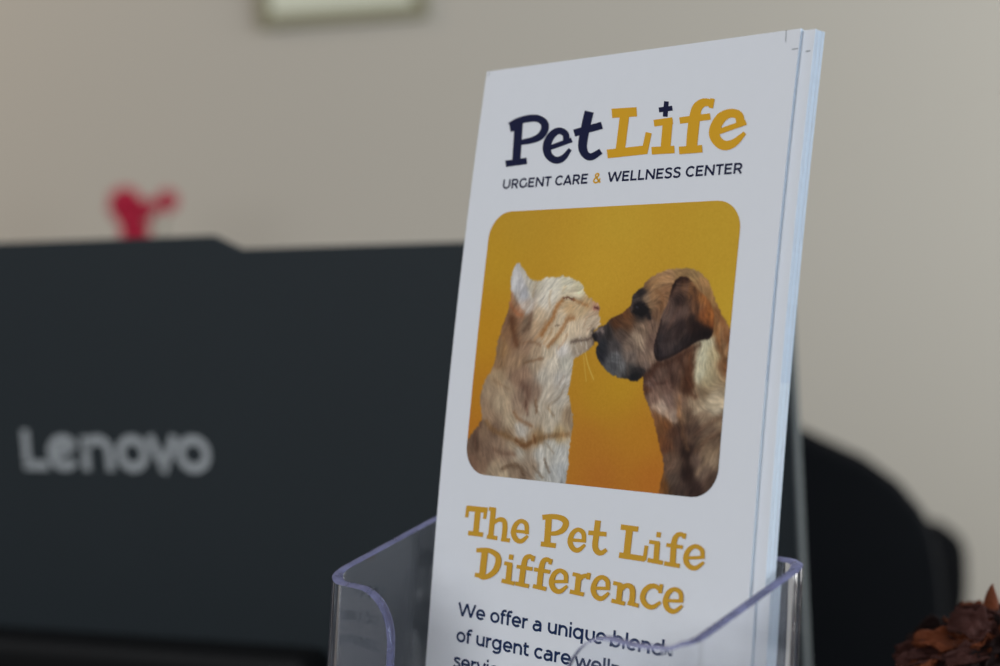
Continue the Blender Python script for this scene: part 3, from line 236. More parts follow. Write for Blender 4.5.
CAT_LN = [[[[19.08,31.75],[21.09,29.55],[21.94,27.37]],1.0,[150,112,76],0.5],[[[24.15,29.07],[23.54,30.81],[22.06,32.56]],0.8,[150,115,82],0.5],[[[29.08,30.29],[28.2,32.01],[26.74,33.75]],0.8,[150,116,86],0.45],[[[22.63,19.98],[22.3,21.72],[22.89,23.89]],0.9,[165,142,112],0.5],[[[27.0,18.92],[26.31,19.99]],0.8,[168,146,112],0.45],[[[9.87,16.37],[10.99,19.94],[14.22,23.92]],1.6,[182,180,176],0.5],[[[12.28,14.61],[15.22,18.63],[16.48,21.28]],1.0,[172,162,142],0.5],[[[15.41,19.95],[16.95,22.6],[15.58,25.24]],0.8,[185,180,170],0.6],[[[10.76,26.59],[11.78,29.68],[13.45,33.17]],1.8,[72,40,22],0.5],[[[7.61,29.74],[9.18,32.37],[9.07,35.91]],1.2,[142,104,66],0.4],[[[33.02,30.86],[33.81,32.75]],0.5,[200,190,175],0.5],[[[34.74,31.47],[35.55,33.56]],0.5,[200,190,175],0.5],[[[31.62,32.8],[32.99,34.88]],0.6,[190,178,160],0.5],[[[10.16,42.69],[11.87,46.27],[11.72,49.92]],1.2,[165,145,118],0.4],[[[25.14,41.68],[23.23,45.32],[22.73,48.47]],1.1,[185,176,160],0.45],[[[29.88,42.39],[28.48,45.1],[25.26,47.46]],1.0,[120,102,84],0.35],[[[29.32,40.2],[27.63,42.92]],0.8,[130,112,94],0.35],[[[15.71,52.42],[18.39,54.51],[19.15,55.81]],1.2,[185,178,168],0.5],[[[24.03,56.83],[25.08,60.74],[24.79,63.41]],1.3,[188,184,176],0.5],[[[27.95,55.26],[29.5,58.67],[29.42,63.05]],1.3,[180,178,170],0.4],[[[14.76,59.68],[16.73,60.89]],1.0,[165,150,130],0.5],[[[9.53,62.31],[11.21,60.83]],1.0,[150,128,104],0.4],[[[26.82,21.72],[28.21,21.63],[30.11,22.11]],0.7,[95,62,46],1.0],[[[30.23,22.15],[32.53,22.92],[34.24,23.42]],1.0,[150,105,65],0.6],[[[26.35,22.37],[24.79,24.1],[24.17,26.26],[22.74,28.22],[21.12,30.63]],1.5,[138,94,54],0.85],[[[30.52,26.43],[28.74,26.78],[27.64,28.6],[26.07,30.76],[23.57,33.18]],1.4,[140,100,64],0.8],[[[29.58,25.58],[28.02,26.45]],0.8,[150,115,80],0.5],[[[25.2,28.41],[26.28,28.1]],0.6,[110,88,70],0.7],[[[36.71,24.01],[37.92,24.26]],1.1,[132,84,72],0.8],[[[36.74,23.84],[37.44,23.84]],0.7,[70,40,36],0.8],[[[30.7,32.05],[32.57,31.59],[35.28,31.46],[37.12,30.58]],1.0,[70,56,48],0.6],[[[36.98,29.53],[37.64,32.17]],1.6,[48,40,38],0.8],[[[33.81,28.52],[34.85,25.97],[38.01,25.31]],0.7,[150,120,95],0.4],[[[35.01,29.35],[36.47,28.06]],0.5,[130,105,88],0.5],[[[9.9,20.6],[9.74,22.83],[12.38,25.48],[14.09,25.91]],1.0,[140,80,46],0.4],[[[15.35,25.68],[17.31,23.03],[17.74,19.96]],1.0,[150,140,132],0.5],[[[18.17,16.89],[17.49,18.2],[17.06,21.28]],1.2,[140,122,100],0.5],[[[17.09,25.66],[16.58,28.3],[15.31,29.63]],1.6,[85,62,48],0.6],[[[16.37,37.47],[19.17,36.74],[21.97,36.23]],0.9,[110,82,58],0.6],[[[15.14,32.7],[17.99,32.2],[20.98,33.01]],0.9,[120,90,66],0.5],[[[5.75,52.06],[8.53,54.19],[12.35,54.96],[16.18,56.22],[19.0,57.07],[21.85,55.86],[24.97,54.78],[32.38,53.68]],1.6,[112,80,48],0.55],[[[14.71,49.31],[16.12,50.82],[20.53,52.38]],1.2,[110,78,52],0.6],[[[21.28,46.3],[21.78,48.96]],1.0,[98,70,48],0.6],[[[18.05,46.9],[18.99,49.55]],1.2,[95,68,54],0.6],[[[16.27,42.46],[18.67,44.62],[18.11,47.35]],2.2,[88,62,50],0.5],[[[12.43,63.23],[15.06,62.14],[18.13,62.49],[19.54,64.26]],1.3,[88,68,52],0.7],[[[25.56,59.82],[27.36,62.77]],0.9,[105,90,75],0.6],[[[25.39,55.86],[28.3,58.32]],0.8,[125,112,96],0.5],[[[22.25,61.83],[25.47,64.24]],0.9,[100,84,68],0.6],[[[21.71,54.76],[22.28,56.06]],1.0,[90,58,34],0.7],[[[16.15,56.0],[18.72,57.27],[20.99,56.23]],1.2,[92,60,36],0.6],[[[3.92,52.62],[2.43,55.93],[3.41,58.63]],1.8,[70,46,36],0.5],[[[9.09,58.71],[12.28,59.4],[15.97,59.6]],1.4,[92,68,54],0.5],[[[25.32,47.9],[27.28,49.57]],0.8,[130,110,86],0.5],[[[6.93,41.89],[12.19,43.98]],1.2,[115,90,68],0.4]]
DOG_LN = [[[[67.98,32.51],[67.79,35.62],[67.63,39.18]],4.0,[168,161,135],0.6],[[[70.38,32.46],[70.28,36.44],[70.39,39.97]],3.0,[162,150,120],0.5],[[[66.66,43.24],[70.25,44.5],[74.67,43.36]],3.0,[162,144,118],0.5],[[[70.27,56.04],[72.49,55.42],[74.65,54.34]],2.0,[128,106,82],0.4],[[[52.19,18.55],[54.36,17.64],[57.1,16.98]],1.4,[165,122,80],0.4],[[[54.07,19.95],[56.0,21.79],[55.77,24.54]],1.2,[110,74,46],0.4],[[[66.54,17.52],[68.45,20.0],[69.93,23.58]],1.4,[158,118,72],0.4],[[[70.51,24.02],[73.02,27.55],[74.46,31.05]],1.3,[105,66,36],0.45],[[[49.0,30.14],[50.9,31.49],[51.69,33.32]],1.6,[160,138,116],0.4],[[[58.77,35.87],[60.19,38.54],[61.03,41.21]],1.4,[62,40,32],0.5],[[[61.99,34.89],[63.93,37.52],[64.76,40.17]],1.4,[64,38,26],0.5],[[[55.52,36.87],[58.83,36.32],[63.53,33.95],[67.13,32.08]],1.6,[58,36,26],0.6],[[[53.62,40.12],[56.54,40.93],[59.28,40.37]],1.2,[64,42,34],0.5],[[[47.45,24.59],[47.83,22.95],[49.17,22.02]],1.3,[80,68,62],0.6],[[[48.47,23.42],[49.86,22.95],[51.76,24.33],[52.9,26.17]],1.5,[24,20,22],0.9],[[[49.3,24.02],[50.65,24.66]],2.3,[22,19,21],0.9],[[[48.06,24.82],[49.88,25.41],[51.57,25.12]],1.1,[20,17,18],0.9],[[[48.92,23.74],[49.28,23.83]],0.5,[60,60,66],0.6],[[[48.99,20.63],[50.78,20.17]],1.7,[38,32,32],0.6],[[[37.35,29.38],[38.81,28.98],[39.59,29.44]],1.3,[112,98,92],0.8],[[[37.03,30.24],[37.88,31.17]],1.5,[25,22,24],0.9],[[[38.98,30.3],[38.67,31.72]],1.1,[45,40,42],0.7],[[[52.84,38.23],[50.79,37.93],[48.57,38.69],[47.83,39.87]],1.2,[40,36,36],0.7],[[[41.83,34.94],[45.51,35.08]],0.6,[60,58,60],0.2],[[[42.06,35.87],[45.92,36.0]],0.6,[58,56,58],0.2],[[[42.47,36.79],[45.73,36.93]],0.6,[56,54,56],0.2],[[[48.98,34.76],[47.8,37.1],[48.31,38.93]],1.1,[75,65,60],0.5],[[[52.57,39.93],[55.09,38.02],[56.57,36.16]],1.8,[62,38,28],0.6],[[[65.26,34.8],[65.38,38.37],[65.94,41.02]],2.2,[72,40,24],0.6],[[[71.83,31.1],[73.79,34.58],[74.68,38.06]],1.2,[96,60,34],0.5],[[[70.28,26.69],[72.36,31.09]],1.4,[110,70,38],0.5],[[[68.2,32.06],[67.08,36.53],[67.46,40.07]],1.0,[190,182,155],0.4],[[[69.85,32.47],[69.75,36.45],[69.55,39.55]],1.0,[185,172,138],0.4],[[[63.33,46.01],[63.92,49.33],[65.47,53.05],[66.35,54.89]],1.2,[150,112,80],0.7],[[[63.51,49.35],[64.79,52.14],[66.38,56.31],[67.19,60.97]],2.4,[40,25,19],0.6],[[[64.83,39.72],[65.38,42.1],[67.27,43.45]],2.0,[66,38,24],0.6],[[[63.2,43.62],[63.18,47.94]],1.0,[130,95,68],0.6],[[[68.09,51.47],[70.76,49.43],[74.52,47.35]],1.6,[85,62,48],0.5],[[[68.47,55.22],[71.09,52.7],[74.33,51.1]],1.6,[84,60,45],0.5],[[[67.61,46.76],[71.98,44.66],[74.75,44.06]],1.8,[175,158,132],0.5],[[[69.5,59.85],[72.02,56.39],[74.65,54.34]],1.4,[135,112,88],0.5],[[[56.27,45.87],[58.83,47.2],[62.58,48.93]],1.4,[165,140,120],0.6]]
EAR_LN = [[[[60.03,18.15],[58.25,21.79],[57.51,24.99]],1.2,[100,74,62],0.5],[[[62.25,18.16],[62.08,21.34],[60.24,24.52],[58.45,28.17]],1.3,[98,72,60],0.4],[[[63.72,21.34],[63.55,24.5]],0.9,[56,38,32],0.5],[[[66.99,21.34],[69.55,24.92],[69.8,27.14]],1.0,[150,92,46],0.45],[[[56.68,32.29],[58.01,34.08]],1.2,[72,58,56],0.5],[[[62.97,29.02],[61.08,31.75]],1.0,[74,58,52],0.45],[[[55.45,31.41],[56.05,34.13]],0.7,[30,22,22],0.6],[[[58.0,20.65],[58.5,18.36],[59.93,17.32],[62.15,17.34]],1.8,[36,22,18],0.8],[[[59.95,22.02],[61.08,22.25]],3.6,[46,32,28],0.7],[[[55.15,34.61],[56.79,35.7],[60.84,34.46],[64.94,31.9],[68.06,30.81],[70.12,30.02]],1.3,[30,20,19],0.8],[[[64.35,26.75],[67.27,28.51],[70.28,29.13]],2.2,[28,18,17],0.6],[[[54.99,33.24],[55.4,30.04],[56.04,26.83]],1.0,[40,28,26],0.6],[[[62.22,27.22],[60.37,30.41],[57.7,31.36]],1.6,[44,32,30],0.5],[[[64.33,19.53],[65.67,24.04],[65.66,26.29]],1.2,[62,38,26],0.5]]
WHISK = [[[[35.14,34.62],[36.28,37.32],[38.3,40.61]],0.22,[190,165,90],0.5],[[[34.67,35.26],[35.52,38.61],[36.2,41.1]],0.2,[190,165,90],0.35]]
BG_COL = [[10.1,3.53,167,130,40],[41.3,3.39,175,140,44],[70.66,4.43,173,138,42],[4.75,12.16,169,130,34],[36.95,15.08,177,138,42],[0.57,29.67,169,122,28],[40.75,45.28,163,121,31],[2.29,47.0,163,111,28],[38.85,54.57,158,103,34],[53.21,53.68,163,111,32],[42.77,63.42,155,95,34],[56.9,62.3,158,95,32],[75.32,22.12,174,140,42],[46.17,41.62,168,128,32],[0.38,53.26,158,101,31]]
CAT_FLOW = [[11.26,17.72,0,1],[23.02,18.68,-0.8,0.5],[29.12,22.15,-1,0.2],[21.13,25.64,-0.6,0.8],[35.06,25.54,-0.6,0.8],[33.16,31.92,0.1,1],[26.96,35.46,-0.2,1],[16.37,33.11,-0.5,0.9],[9.3,33.25,-0.3,1],[8.61,45.04,0.2,1],[20.76,44.54,0.1,1],[28.95,44.19,-0.6,1],[12.73,53.04,0.5,0.8],[23.03,53.35,0.15,1],[30.25,55.12,0.0,1],[5.36,58.96,0.3,1],[16.68,60.45,0.6,0.8],[28.7,61.79,0.2,1]]
DOG_FLOW = [[41.55,31.67,0.6,0.8],[47.73,29.23,0.8,0.5],[52.36,19.94,0.8,-0.5],[60.42,16.78,1,0.1],[69.24,22.24,0.4,1],[72.88,31.08,0.2,1],[68.49,34.72,-0.15,1],[58.84,26.8,-0.35,1],[66.81,24.48,0.2,1],[62.74,36.66,0.1,1],[51.74,33.77,0.5,0.8],[56.56,42.94,0.5,0.9],[60.56,46.63,0.5,0.8],[71.98,44.66,0.9,0.0],[70.85,50.36,-0.7,0.7],[71.45,56.43,-0.6,0.8],[71.38,61.58,-0.5,0.8],[62.82,57.03,-0.1,1],[63.34,62.22,-0.1,1]]
# ------------------------------------------------------------------ the printed picture (cat and dog), painted numerically into a vertex colour grid
def smooth_closed(P, n=5):
    P = np.array(P, float); N = len(P); out = []
    for i in range(N):
        a, b, c, e = P[i - 1], P[i], P[(i + 1) % N], P[(i + 2) % N]
        for t in np.arange(n) / n:
            out.append(.5 * ((2 * b) + (-a + c) * t + (2 * a - 5 * b + 4 * c - e) * t * t + (-a + 3 * b - 3 * c + e) * t ** 3))
    return np.array(out)
def smooth_open(P, n=6):
    P = np.array(P, float)
    if len(P) < 3: return P
    Q = np.vstack([2 * P[0] - P[1], P, 2 * P[-1] - P[-2]]); out = []
    for i in range(len(P) - 1):
        a, b, c, e = Q[i:i + 4]
        for t in np.arange(n) / n:
            out.append(.5 * ((2 * b) + (-a + c) * t + (2 * a - 5 * b + 4 * c - e) * t * t + (-a + 3 * b - 3 * c + e) * t ** 3))
    return np.vstack(out + [P[-1]])

PW, PH, RES = 74.88, 65.09, 8
U0, V0 = 8.264, 37.246
nx, ny = int(PW * RES), int(PH * RES)
GX, GY = np.meshgrid((np.arange(nx) + .5) / RES, (np.arange(ny) + .5) / RES)
rng = np.random.default_rng(3)
def blur(a, s):
    r = int(max(1, round(s * 3))); k = np.exp(-.5 * (np.arange(-r, r + 1) / s) ** 2); k /= k.sum()
    a = np.apply_along_axis(lambda m: np.convolve(np.pad(m, r, 'edge'), k, 'valid'), 0, a)
    return np.apply_along_axis(lambda m: np.convolve(np.pad(m, r, 'edge'), k, 'valid'), 1, a)
def nz(s):
    a = blur(rng.standard_normal((ny, nx)), s); return a / a.std()
def inside(P, X, Y):
    r = np.zeros(X.shape, bool); n = len(P)
    for i in range(n):
        x0, y0 = P[i]; x1, y1 = P[(i + 1) % n]
        if y0 == y1: continue
        c = ((y0 > Y) != (y1 > Y)) & (X < (x1 - x0) * (Y - y0) / (y1 - y0) + x0)
        r ^= c
    return r
def idw(S, p=2., e=.9):
    S = np.array(S, float); num = np.zeros((ny, nx, S.shape[1] - 2)); den = np.zeros((ny, nx))
    for s in S:
        w = 1 / ((GX - s[0]) ** 2 + (GY - s[1]) ** 2 + e) ** p
        den += w; num += w[..., None] * s[2:]
    return num / den[..., None]
def lic(flow, L, s):
    n = rng.standard_normal((ny, nx))
    if s: n = blur(n, s)
    F = idw(flow, 1.5); F /= np.linalg.norm(F, axis=2)[..., None] + 1e-6
    wob = nz(9)[..., None] * .35; F = F + np.stack([-F[..., 1], F[..., 0]], 2) * wob
    iy, ix = np.mgrid[0:ny, 0:nx].astype(float); acc = n.copy(); cnt = 1
    for sg in (1, -1):
        x, y = ix.copy(), iy.copy()
        for k in range(L):
            xi = np.clip(x.round().astype(int), 0, nx - 1); yi = np.clip(y.round().astype(int), 0, ny - 1)
            f = F[yi, xi]; x = x + sg * f[..., 0]; y = y + sg * f[..., 1]
            acc += n[np.clip(y.round().astype(int), 0, ny - 1), np.clip(x.round().astype(int), 0, nx - 1)]
    return acc / acc.std()
def pdist(P, X, Y):
    d = np.full(X.shape, 1e9)
    for (x0, y0), (x1, y1) in zip(P[:-1], P[1:]):
        l = (x1 - x0) ** 2 + (y1 - y0) ** 2 + 1e-9
        t = np.clip(((X - x0) * (x1 - x0) + (Y - y0) * (y1 - y0)) / l, 0, 1)
        d = np.minimum(d, np.hypot(X - x0 - t * (x1 - x0), Y - y0 - t * (y1 - y0)))
    return d

def paint_picture():
    img = idw(BG_COL, 1.3, 20.) + nz(1.0)[..., None] * 1.2
    n1, n2, n3, n4 = nz(1.3) * .11, nz(1.3) * .11, nz(5) * .10, nz(5) * .10
    def layer(out, cols_, flow, lines, fur, edge=1., soft=1.1):
        nonlocal img
        P = smooth_closed(out)
        m = inside(P, GX + (n1 + .6 * n3) * edge, GY + (n2 + .6 * n4) * edge).astype(float)
        m = blur(m, soft)
        c = idw(cols_)
        f = lic(flow, 8, .9) * .65 + lic(flow, 13, 1.9) * .5
        for P, w, rgb, a in lines:
            d = pdist(smooth_open(P), GX + n1 * .8, GY + n2 * .8)
            k = a * np.exp(-(d / (w * .46)) ** 2)
            c = c * (1 - k[..., None]) + np.array(rgb) * k[..., None]
        c = c * (1 + fur * f[..., None])
        # soft darkening just inside the outline keeps the fur edge round
        img = img * (1 - m[..., None]) + c * m[..., None]
    layer(CAT_OUT, CAT_COL, CAT_FLOW, CAT_LN, .062)
    layer(DOG_OUT, DOG_COL, DOG_FLOW, DOG_LN, .085, .8)
    layer(EAR_OUT, EAR_COL, DOG_FLOW, EAR_LN, .09, .4, 1.2)
    for P, w, rgb, a in WHISK:
        k = a * np.exp(-(pdist(smooth_open(P), GX, GY) / w) ** 2)
        img = img * (1 - k[..., None]) + np.array(rgb) * k[..., None]
    s = np.clip(img, 4, 250) / 255; s = s ** 1.05
    l = np.where(s <= .04045, s / 12.92, ((s + .055) / 1.055) ** 2.4)
    return np.clip(l * PRINT_GAIN, 0, .95)

def rounded_half(y, h, r):     # inset of a rounded rectangle's side at height y
    t = r - y if y < r else (y - (h - r) if y > h - r else 0.)
    return r - math.sqrt(max(r * r - t * t, 0.))

def picture_mesh(parent):
    img = paint_picture()
    cols_n, rows_n, r = 448, 392, 6.8
    ys = np.linspace(0, PH, rows_n); verts = []; uvp = []
    # cluster rows where the corners turn
    for y in ys:
        ins = rounded_half(y, PH, r)
        for x in np.linspace(ins, PW - ins, cols_n):
            verts.append(B(U0 + x, V0 + y, .06)); uvp.append((x, y))
    faces = [(j * cols_n + i, (j + 1) * cols_n + i, (j + 1) * cols_n + i + 1, j * cols_n + i + 1) for j in range(rows_n - 1) for i in range(cols_n - 1)]
    o = mesh_obj('printed_photo', verts, faces, M['photo'], parent, True)
    p = np.array(uvp) * RES - .5
    x = np.clip(p[:, 0], 0, nx - 1.001); y = np.clip(p[:, 1], 0, ny - 1.001)
    xi, yi = x.astype(int), y.astype(int); fx, fy = (x - xi)[:, None], (y - yi)[:, None]
    c = (img[yi, xi] * (1 - fx) + img[yi, xi + 1] * fx) * (1 - fy) + (img[yi + 1, xi] * (1 - fx) + img[yi + 1, xi + 1] * fx) * fy
    a = o.data.attributes.new('print', 'FLOAT_COLOR', 'POINT')
    a.data.foreach_set('color', np.concatenate([c, np.ones((len(c), 1))], 1).astype(np.float32).ravel())
    tag(o, 'rounded photo of a pale ginger cat nose to nose with a brown dog on mustard yellow')
    return o

# ------------------------------------------------------------------ lettering
def ribbons(name, strokes, mat, parent, w=.06):
    mb = MB()
    for i, s in enumerate(strokes):
        vs = []
        for a, b, c, d in s: vs += [B(a, b, w + .004 * i), B(c, d, w + .004 * i)]
        mb.add(vs, [(2 * k, 2 * k + 1, 2 * k + 3, 2 * k + 2) for k in range(len(s) - 1)])
    o = mesh_obj(name, mb.v, mb.f, mat, parent)
    return o

# a plain geometric sans serif drawn as monoline strokes: cap height .70, x-height .53 (units of the type size)
def A_(cx, cy, rx, ry, a0, a1, n=18): return [(cx + rx * math.cos(math.radians(a)), cy + ry * math.sin(math.radians(a))) for a in np.linspace(a0, a1, n)]
def glyphs(t):
    h = t / 2; C_, X_ = .70, .53; g = {}
    r = X_ / 2 - h + .012; cx = r + h + .02; cy = X_ / 2           # round lower-case bowl
    bowl = A_(cx, cy, r, r, 0, 360, 30); wr = 2 * r + t + .04
    g['U'] = (.74, [[(.10, C_), (.10, .29)] + A_(.36, .29, .26, .29 - h, 180, 360) + [(.62, .29), (.62, C_)]])
    g['R'] = (.66, [[(.11, 0), (.11, C_)], [(.08, C_ - h), (.36, C_ - h)] + A_(.36, .47, .19, .23 - h, 90, -90) + [(.36, .24 + h), (.11, .24 + h)], [(.38, .26), (.58, 0)]])
    rc = C_ / 2 - h + .012; g['C'] = (.68, [A_(.38, .35, rc, rc, 42, 318, 28)])
    g['G'] = (.74, [A_(.38, .35, rc, rc, 42, 312, 28) + [(.64, .10)], [(.645, .07), (.645, .36)]])
    g['E'] = (.61, [[(.11, 0), (.11, C_)], [(.1, C_ - h), (.56, C_ - h)], [(.1, .36), (.51, .36)], [(.1, h), (.57, h)]])
    g['N'] = (.77, [[(.11, 0), (.11, C_)], [(.66, 0), (.66, C_)], [(.11, C_ - .03), (.66, .03)]])
    g['T'] = (.56, [[(.01, C_ - h), (.55, C_ - h)], [(.28, 0), (.28, C_)]])
    g['A'] = (.70, [[(.05, 0), (.35, C_ - .01)], [(.35, C_ - .01), (.65, 0)], [(.14, .19), (.56, .19)]])
    g['W'] = (1.08, [[(.05, C_), (.29, .02)], [(.29, .02), (.54, C_ - .02)], [(.54, C_ - .02), (.79, .02)], [(.79, .02), (1.03, C_)]])
    g['L'] = (.55, [[(.11, 0), (.11, C_)], [(.1, h), (.53, h)]])
    g['S'] = (.60, [smooth_open([(.52, .57), (.42, .64), (.29, .655), (.15, .61), (.11, .52), (.17, .42), (.31, .36), (.45, .31), (.51, .21), (.46, .09), (.31, .045), (.16, .065), (.06, .14)])])
    g['&'] = (.64, [smooth_open([(.60, .02), (.42, .20), (.22, .43), (.17, .54), (.21, .63), (.30, .66), (.39, .62), (.41, .54), (.33, .44), (.16, .34), (.08, .22), (.11, .10), (.24, .045), (.38, .07), (.49, .17), (.55, .32)])])
    g['o'] = (wr, [bowl])
    g['c'] = (wr - .05, [A_(cx, cy, r, r, 45, 315, 24)])
    g['e'] = (wr - .01, [A_(cx, cy, r, r, 0, 318, 28), [(h + .02, cy - .005), (cx + r + h * .8, cy - .005)]])
    g['d'] = (wr + .05, [bowl, [(cx + r + .005, 0), (cx + r + .005, .74)]])
    q = .09
    g['b'] = (wr + .05, [[(x + .04, y) for x, y in bowl], [(cx - r + .035, 0), (cx - r + .035, .74)]])
    g['q'] = (wr + .05, [bowl, [(cx + r + .005, -.19), (cx + r + .005, X_)]])
    g['g'] = (wr + .05, [bowl, [(cx + r + .005, X_), (cx + r + .005, .02)] + A_(cx, .02, r + .005, .17, 0, -145, 16)])
    g['n'] = (.58, [[(.10, 0), (.10, X_)], [(.10, .30)] + A_(.29, .30, .19, .23 - h, 180, 0) + [(.48, 0)]])
    g['u'] = (.58, [[(.10, X_), (.10, .22)] + A_(.29, .23, .19, .23 - h, 180, 360) + [(.48, X_)], [(.48, 0), (.48, X_)]])
    g['r'] = (.37, [[(.10, 0), (.10, X_)], [(.10, .28)] + A_(.30, .28, .20, .25 - h, 180, 92, 10) + [(.35, X_ - h)]])
    g['i'] = (.22, [[(.11, 0), (.11, X_)], [(.055, .68), (.165, .68)]])
    g['l'] = (.22, [[(.11, 0), (.11, .74)]])
    g['f'] = (.33, [[(.13, 0), (.13, .57)] + A_(.25, .57, .12, .175 - h, 180, 70, 10) + [(.35, .715)], [(.02, .48), (.31, .48)]])
    g['t'] = (.36, [[(.13, .65), (.13, .15)] + A_(.245, .15, .115, .15 - h, 180, 290, 10) + [(.34, .06)], [(.02, .48), (.33, .48)]])
    g['a'] = (.55, [[(.44, 0), (.44, .30)] + A_(.27, .32, .17, .21 - h, 0, 140, 14), [(.44, .30), (.22, .30)] + A_(.20, .165, .135, .135, 95, 265, 12) + [(.24, .035), (.36, .075), (.44, .17)]])
    g['s'] = (.47, [smooth_open([(.42, .44), (.34, .483), (.24, .49), (.13, .46), (.11, .38), (.20, .31), (.32, .265), (.40, .19), (.38, .09), (.25, .04), (.13, .055), (.05, .10)])])
    g['v'] = (.54, [[(.04, X_), (.27, .02)], [(.27, .02), (.50, X_)]])
    g['w'] = (.84, [[(.04, X_), (.23, .02)], [(.23, .02), (.42, X_ - .02)], [(.42, X_ - .02), (.61, .02)], [(.61, .02), (.80, X_)]])
    g[','] = (.2, [[(.10, .10), (.06, -.10)]])
    g[' '] = (.26, [])
    return g

def set_text(mb, text, ua, ub, vbase, capmm, t=.10, track=0., w=.06, frame=B):
    g = glyphs(t); x = 0.; S_ = []
    for ch in text:
        adv, st = g[ch]
        for s in st: S_.append([(x + a, b) for a, b in s])
        x += adv + track
    xs = [p[0] for s in S_ for p in s]; x0, x1 = min(xs) - t / 2, max(xs) + t / 2
    kx, ky = (ub - ua) / (x1 - x0), capmm / .70
    for i, s in enumerate(S_):
        P = np.array(s); d = np.gradient(P, axis=0); d /= np.linalg.norm(d, axis=1)[:, None] + 1e-9
        nr = np.stack([-d[:, 1], d[:, 0]], 1) * t / 2; vs = []
        for p, n_ in zip(P, nr):
            for q in (p + n_, p - n_): vs.append(frame(ua + (q[0] - x0) * kx, vbase - q[1] * ky, w + .003 * (i % 5)))
        mb.add(vs, [(2 * k, 2 * k + 1, 2 * k + 3, 2 * k + 2) for k in range(len(P) - 1)])


# ------------------------------------------------------------------ brochures
def panel(mb_v, mb_f, fm, du, dv, w0, w1, fold_to=None):
    n = 28; b = len(mb_v)
    vs = [BH * i / n for i in range(n + 1)]
    for v in vs:
        for (u, w) in ((0, w1), (BW, w1), (BW, w0), (0, w0)):
            mb_v.append(B(u + du, v + dv, w))
    for i in range(n):
        for k in range(4):
            mb_f.append((b + 4 * i + k, b + 4 * i + (k + 1) % 4, b + 4 * (i + 1) + (k + 1) % 4, b + 4 * (i + 1) + k))
            fm.append((1 if BH * i / n < 72 else 2) if k in (1, 3) else 0)
    mb_f.append((b + 3, b + 2, b + 1, b)); fm.append(1)
    e = b + 4 * n; mb_f.append((e, e + 1, e + 2, e + 3)); fm.append(1)

def brochure_body(parent, du, dv, w, layers):
    for name, a, b in layers:
        v, f, fm = [], [], []
        panel(v, f, fm, du, dv, w + b, w + a)
        if name == 'front_panel':       # the folded spine along the left edge
            panel_spine(v, f, fm, du, dv, w + layers[-1][2], w + a)
        o = mesh_obj(name, v, f, [M['paper'], M['paper_edge'], M['paper_edge_pale']], parent, fmat=fm)
        fix_normals(o)

def panel_spine(v, f, fm, du, dv, w0, w1):
    n = 28; b = len(v)
    for i in range(n + 1):
        for (u, w) in ((-.02, w1), (-.35, (w0 + w1) / 2), (-.02, w0)):
            v.append(B(u + du, BH * i / n + dv, w))
    for i in range(n):
        for k in range(2):
            f.append((b + 3 * i + k, b + 3 * i + k + 1, b + 3 * (i + 1) + k + 1, b + 3 * (i + 1) + k)); fm.append(0)

def mark(name, parent, quads, du=0, dv=0, w=.05):
    mb = MB()
    for (ua, va, ub, vb, t) in quads:
        if abs(ub - ua) < abs(vb - va): q = [(ua - t, va), (ua + t, va), (ub + t, vb), (ub - t, vb)]
        else: q = [(ua, va - t), (ua, va + t), (ub, vb + t), (ub, vb - t)]
        mb.add([B(a + du, b + dv, w) for a, b in q], [(0, 1, 2, 3)])
    return mesh_obj(name, mb.v, mb.f, M['crop'], parent)

base_pt = B(BW / 2, BH, 0)
front = tag(empty('brochure', base_pt), 'front brochure with cat and dog photo and navy and gold lettering, in clear holder', 'brochure')
brochure_body(front, 0, 0, 0, [('front_panel', 0, -.28), ('inner_panel', -.40, -.62), ('back_panel', -.70, -.94)])
picture_mesh(front)
ribbons('logo_lettering', LOGO_NAVY, M['navy'], front)['label'] = 'navy slab lettering and plus sign'
ribbons('logo_lettering', LOGO_GOLD, M['gold'], front, .07)['label'] = 'gold slab lettering'
mb = MB(); set_text(mb, 'URGENT CARE', 11.0, 38.65, 31.45, 2.45, .135, .03); set_text(mb, 'WELLNESS CENTER', 44.4, 82.15, 31.45, 2.45, .135, .03)
mesh_obj('tagline_lettering', mb.v, mb.f, M['navy'], front)['label'] = 'small navy capitals'
mb = MB(); set_text(mb, '&', 40.1, 42.6, 31.5, 2.45, .12)
mesh_obj('tagline_ampersand', mb.v, mb.f, M['gold'], front)['label'] = 'gold ampersand'
ribbons('heading_lettering', HEAD, M['head_gold'], front)['label'] = 'ochre slab heading'
mb = MB()
set_text(mb, 'We offer a unique blend', 9.7, 72.3, 136.95, 3.3, .124)
set_text(mb, 'of urgent care,', 9.9, 47.4, 143.15, 3.3, .124)
set_text(mb, 'wellness', 48.4, 70.6, 143.15, 3.3, .124)
set_text(mb, 'services', 9.3, 30.4, 149.4, 3.3, .124)
mesh_obj('body_lettering', mb.v, mb.f, M['body_blue'], front)['label'] = 'dark blue paragraph lettering'
for q in [(89.4, -.0, 89.6, 2.7, .07), (91.4, 4.55, 92.9, 4.5, .08), (.75, .2, .95, 1.4, .06)]: mark('crop_mark', front, [q])

STACK = [(3.0, 0.15, -1.1, 'brochure directly behind the front one, its right margin with a crop mark in sight'),
         (3.08, 0.10, -2.0, 'third brochure from the front, only its pale blue right edge in sight'),
         (3.0, 0.0, -2.9, 'fourth brochure from the front, second from the back of the stack'),
         (3.1, -0.12, -3.8, 'rearmost brochure of the stack in the clear holder')]
for i, (du, dv, w, lab) in enumerate(STACK):
    e = empty('brochure', base_pt + NF * w + du * H)
    tag(e, lab, 'brochure', 'brochures stacked behind the front one')
    brochure_body(e, du, dv, w, [('front_panel', 0, -.22), ('inner_panel', -.32, -.52), ('back_panel', -.62, -.84)])
    if i == 0: mark('crop_mark', e, [(91.2, 4.9, 92.4, 4.8, .08)], du, dv, w + .05)

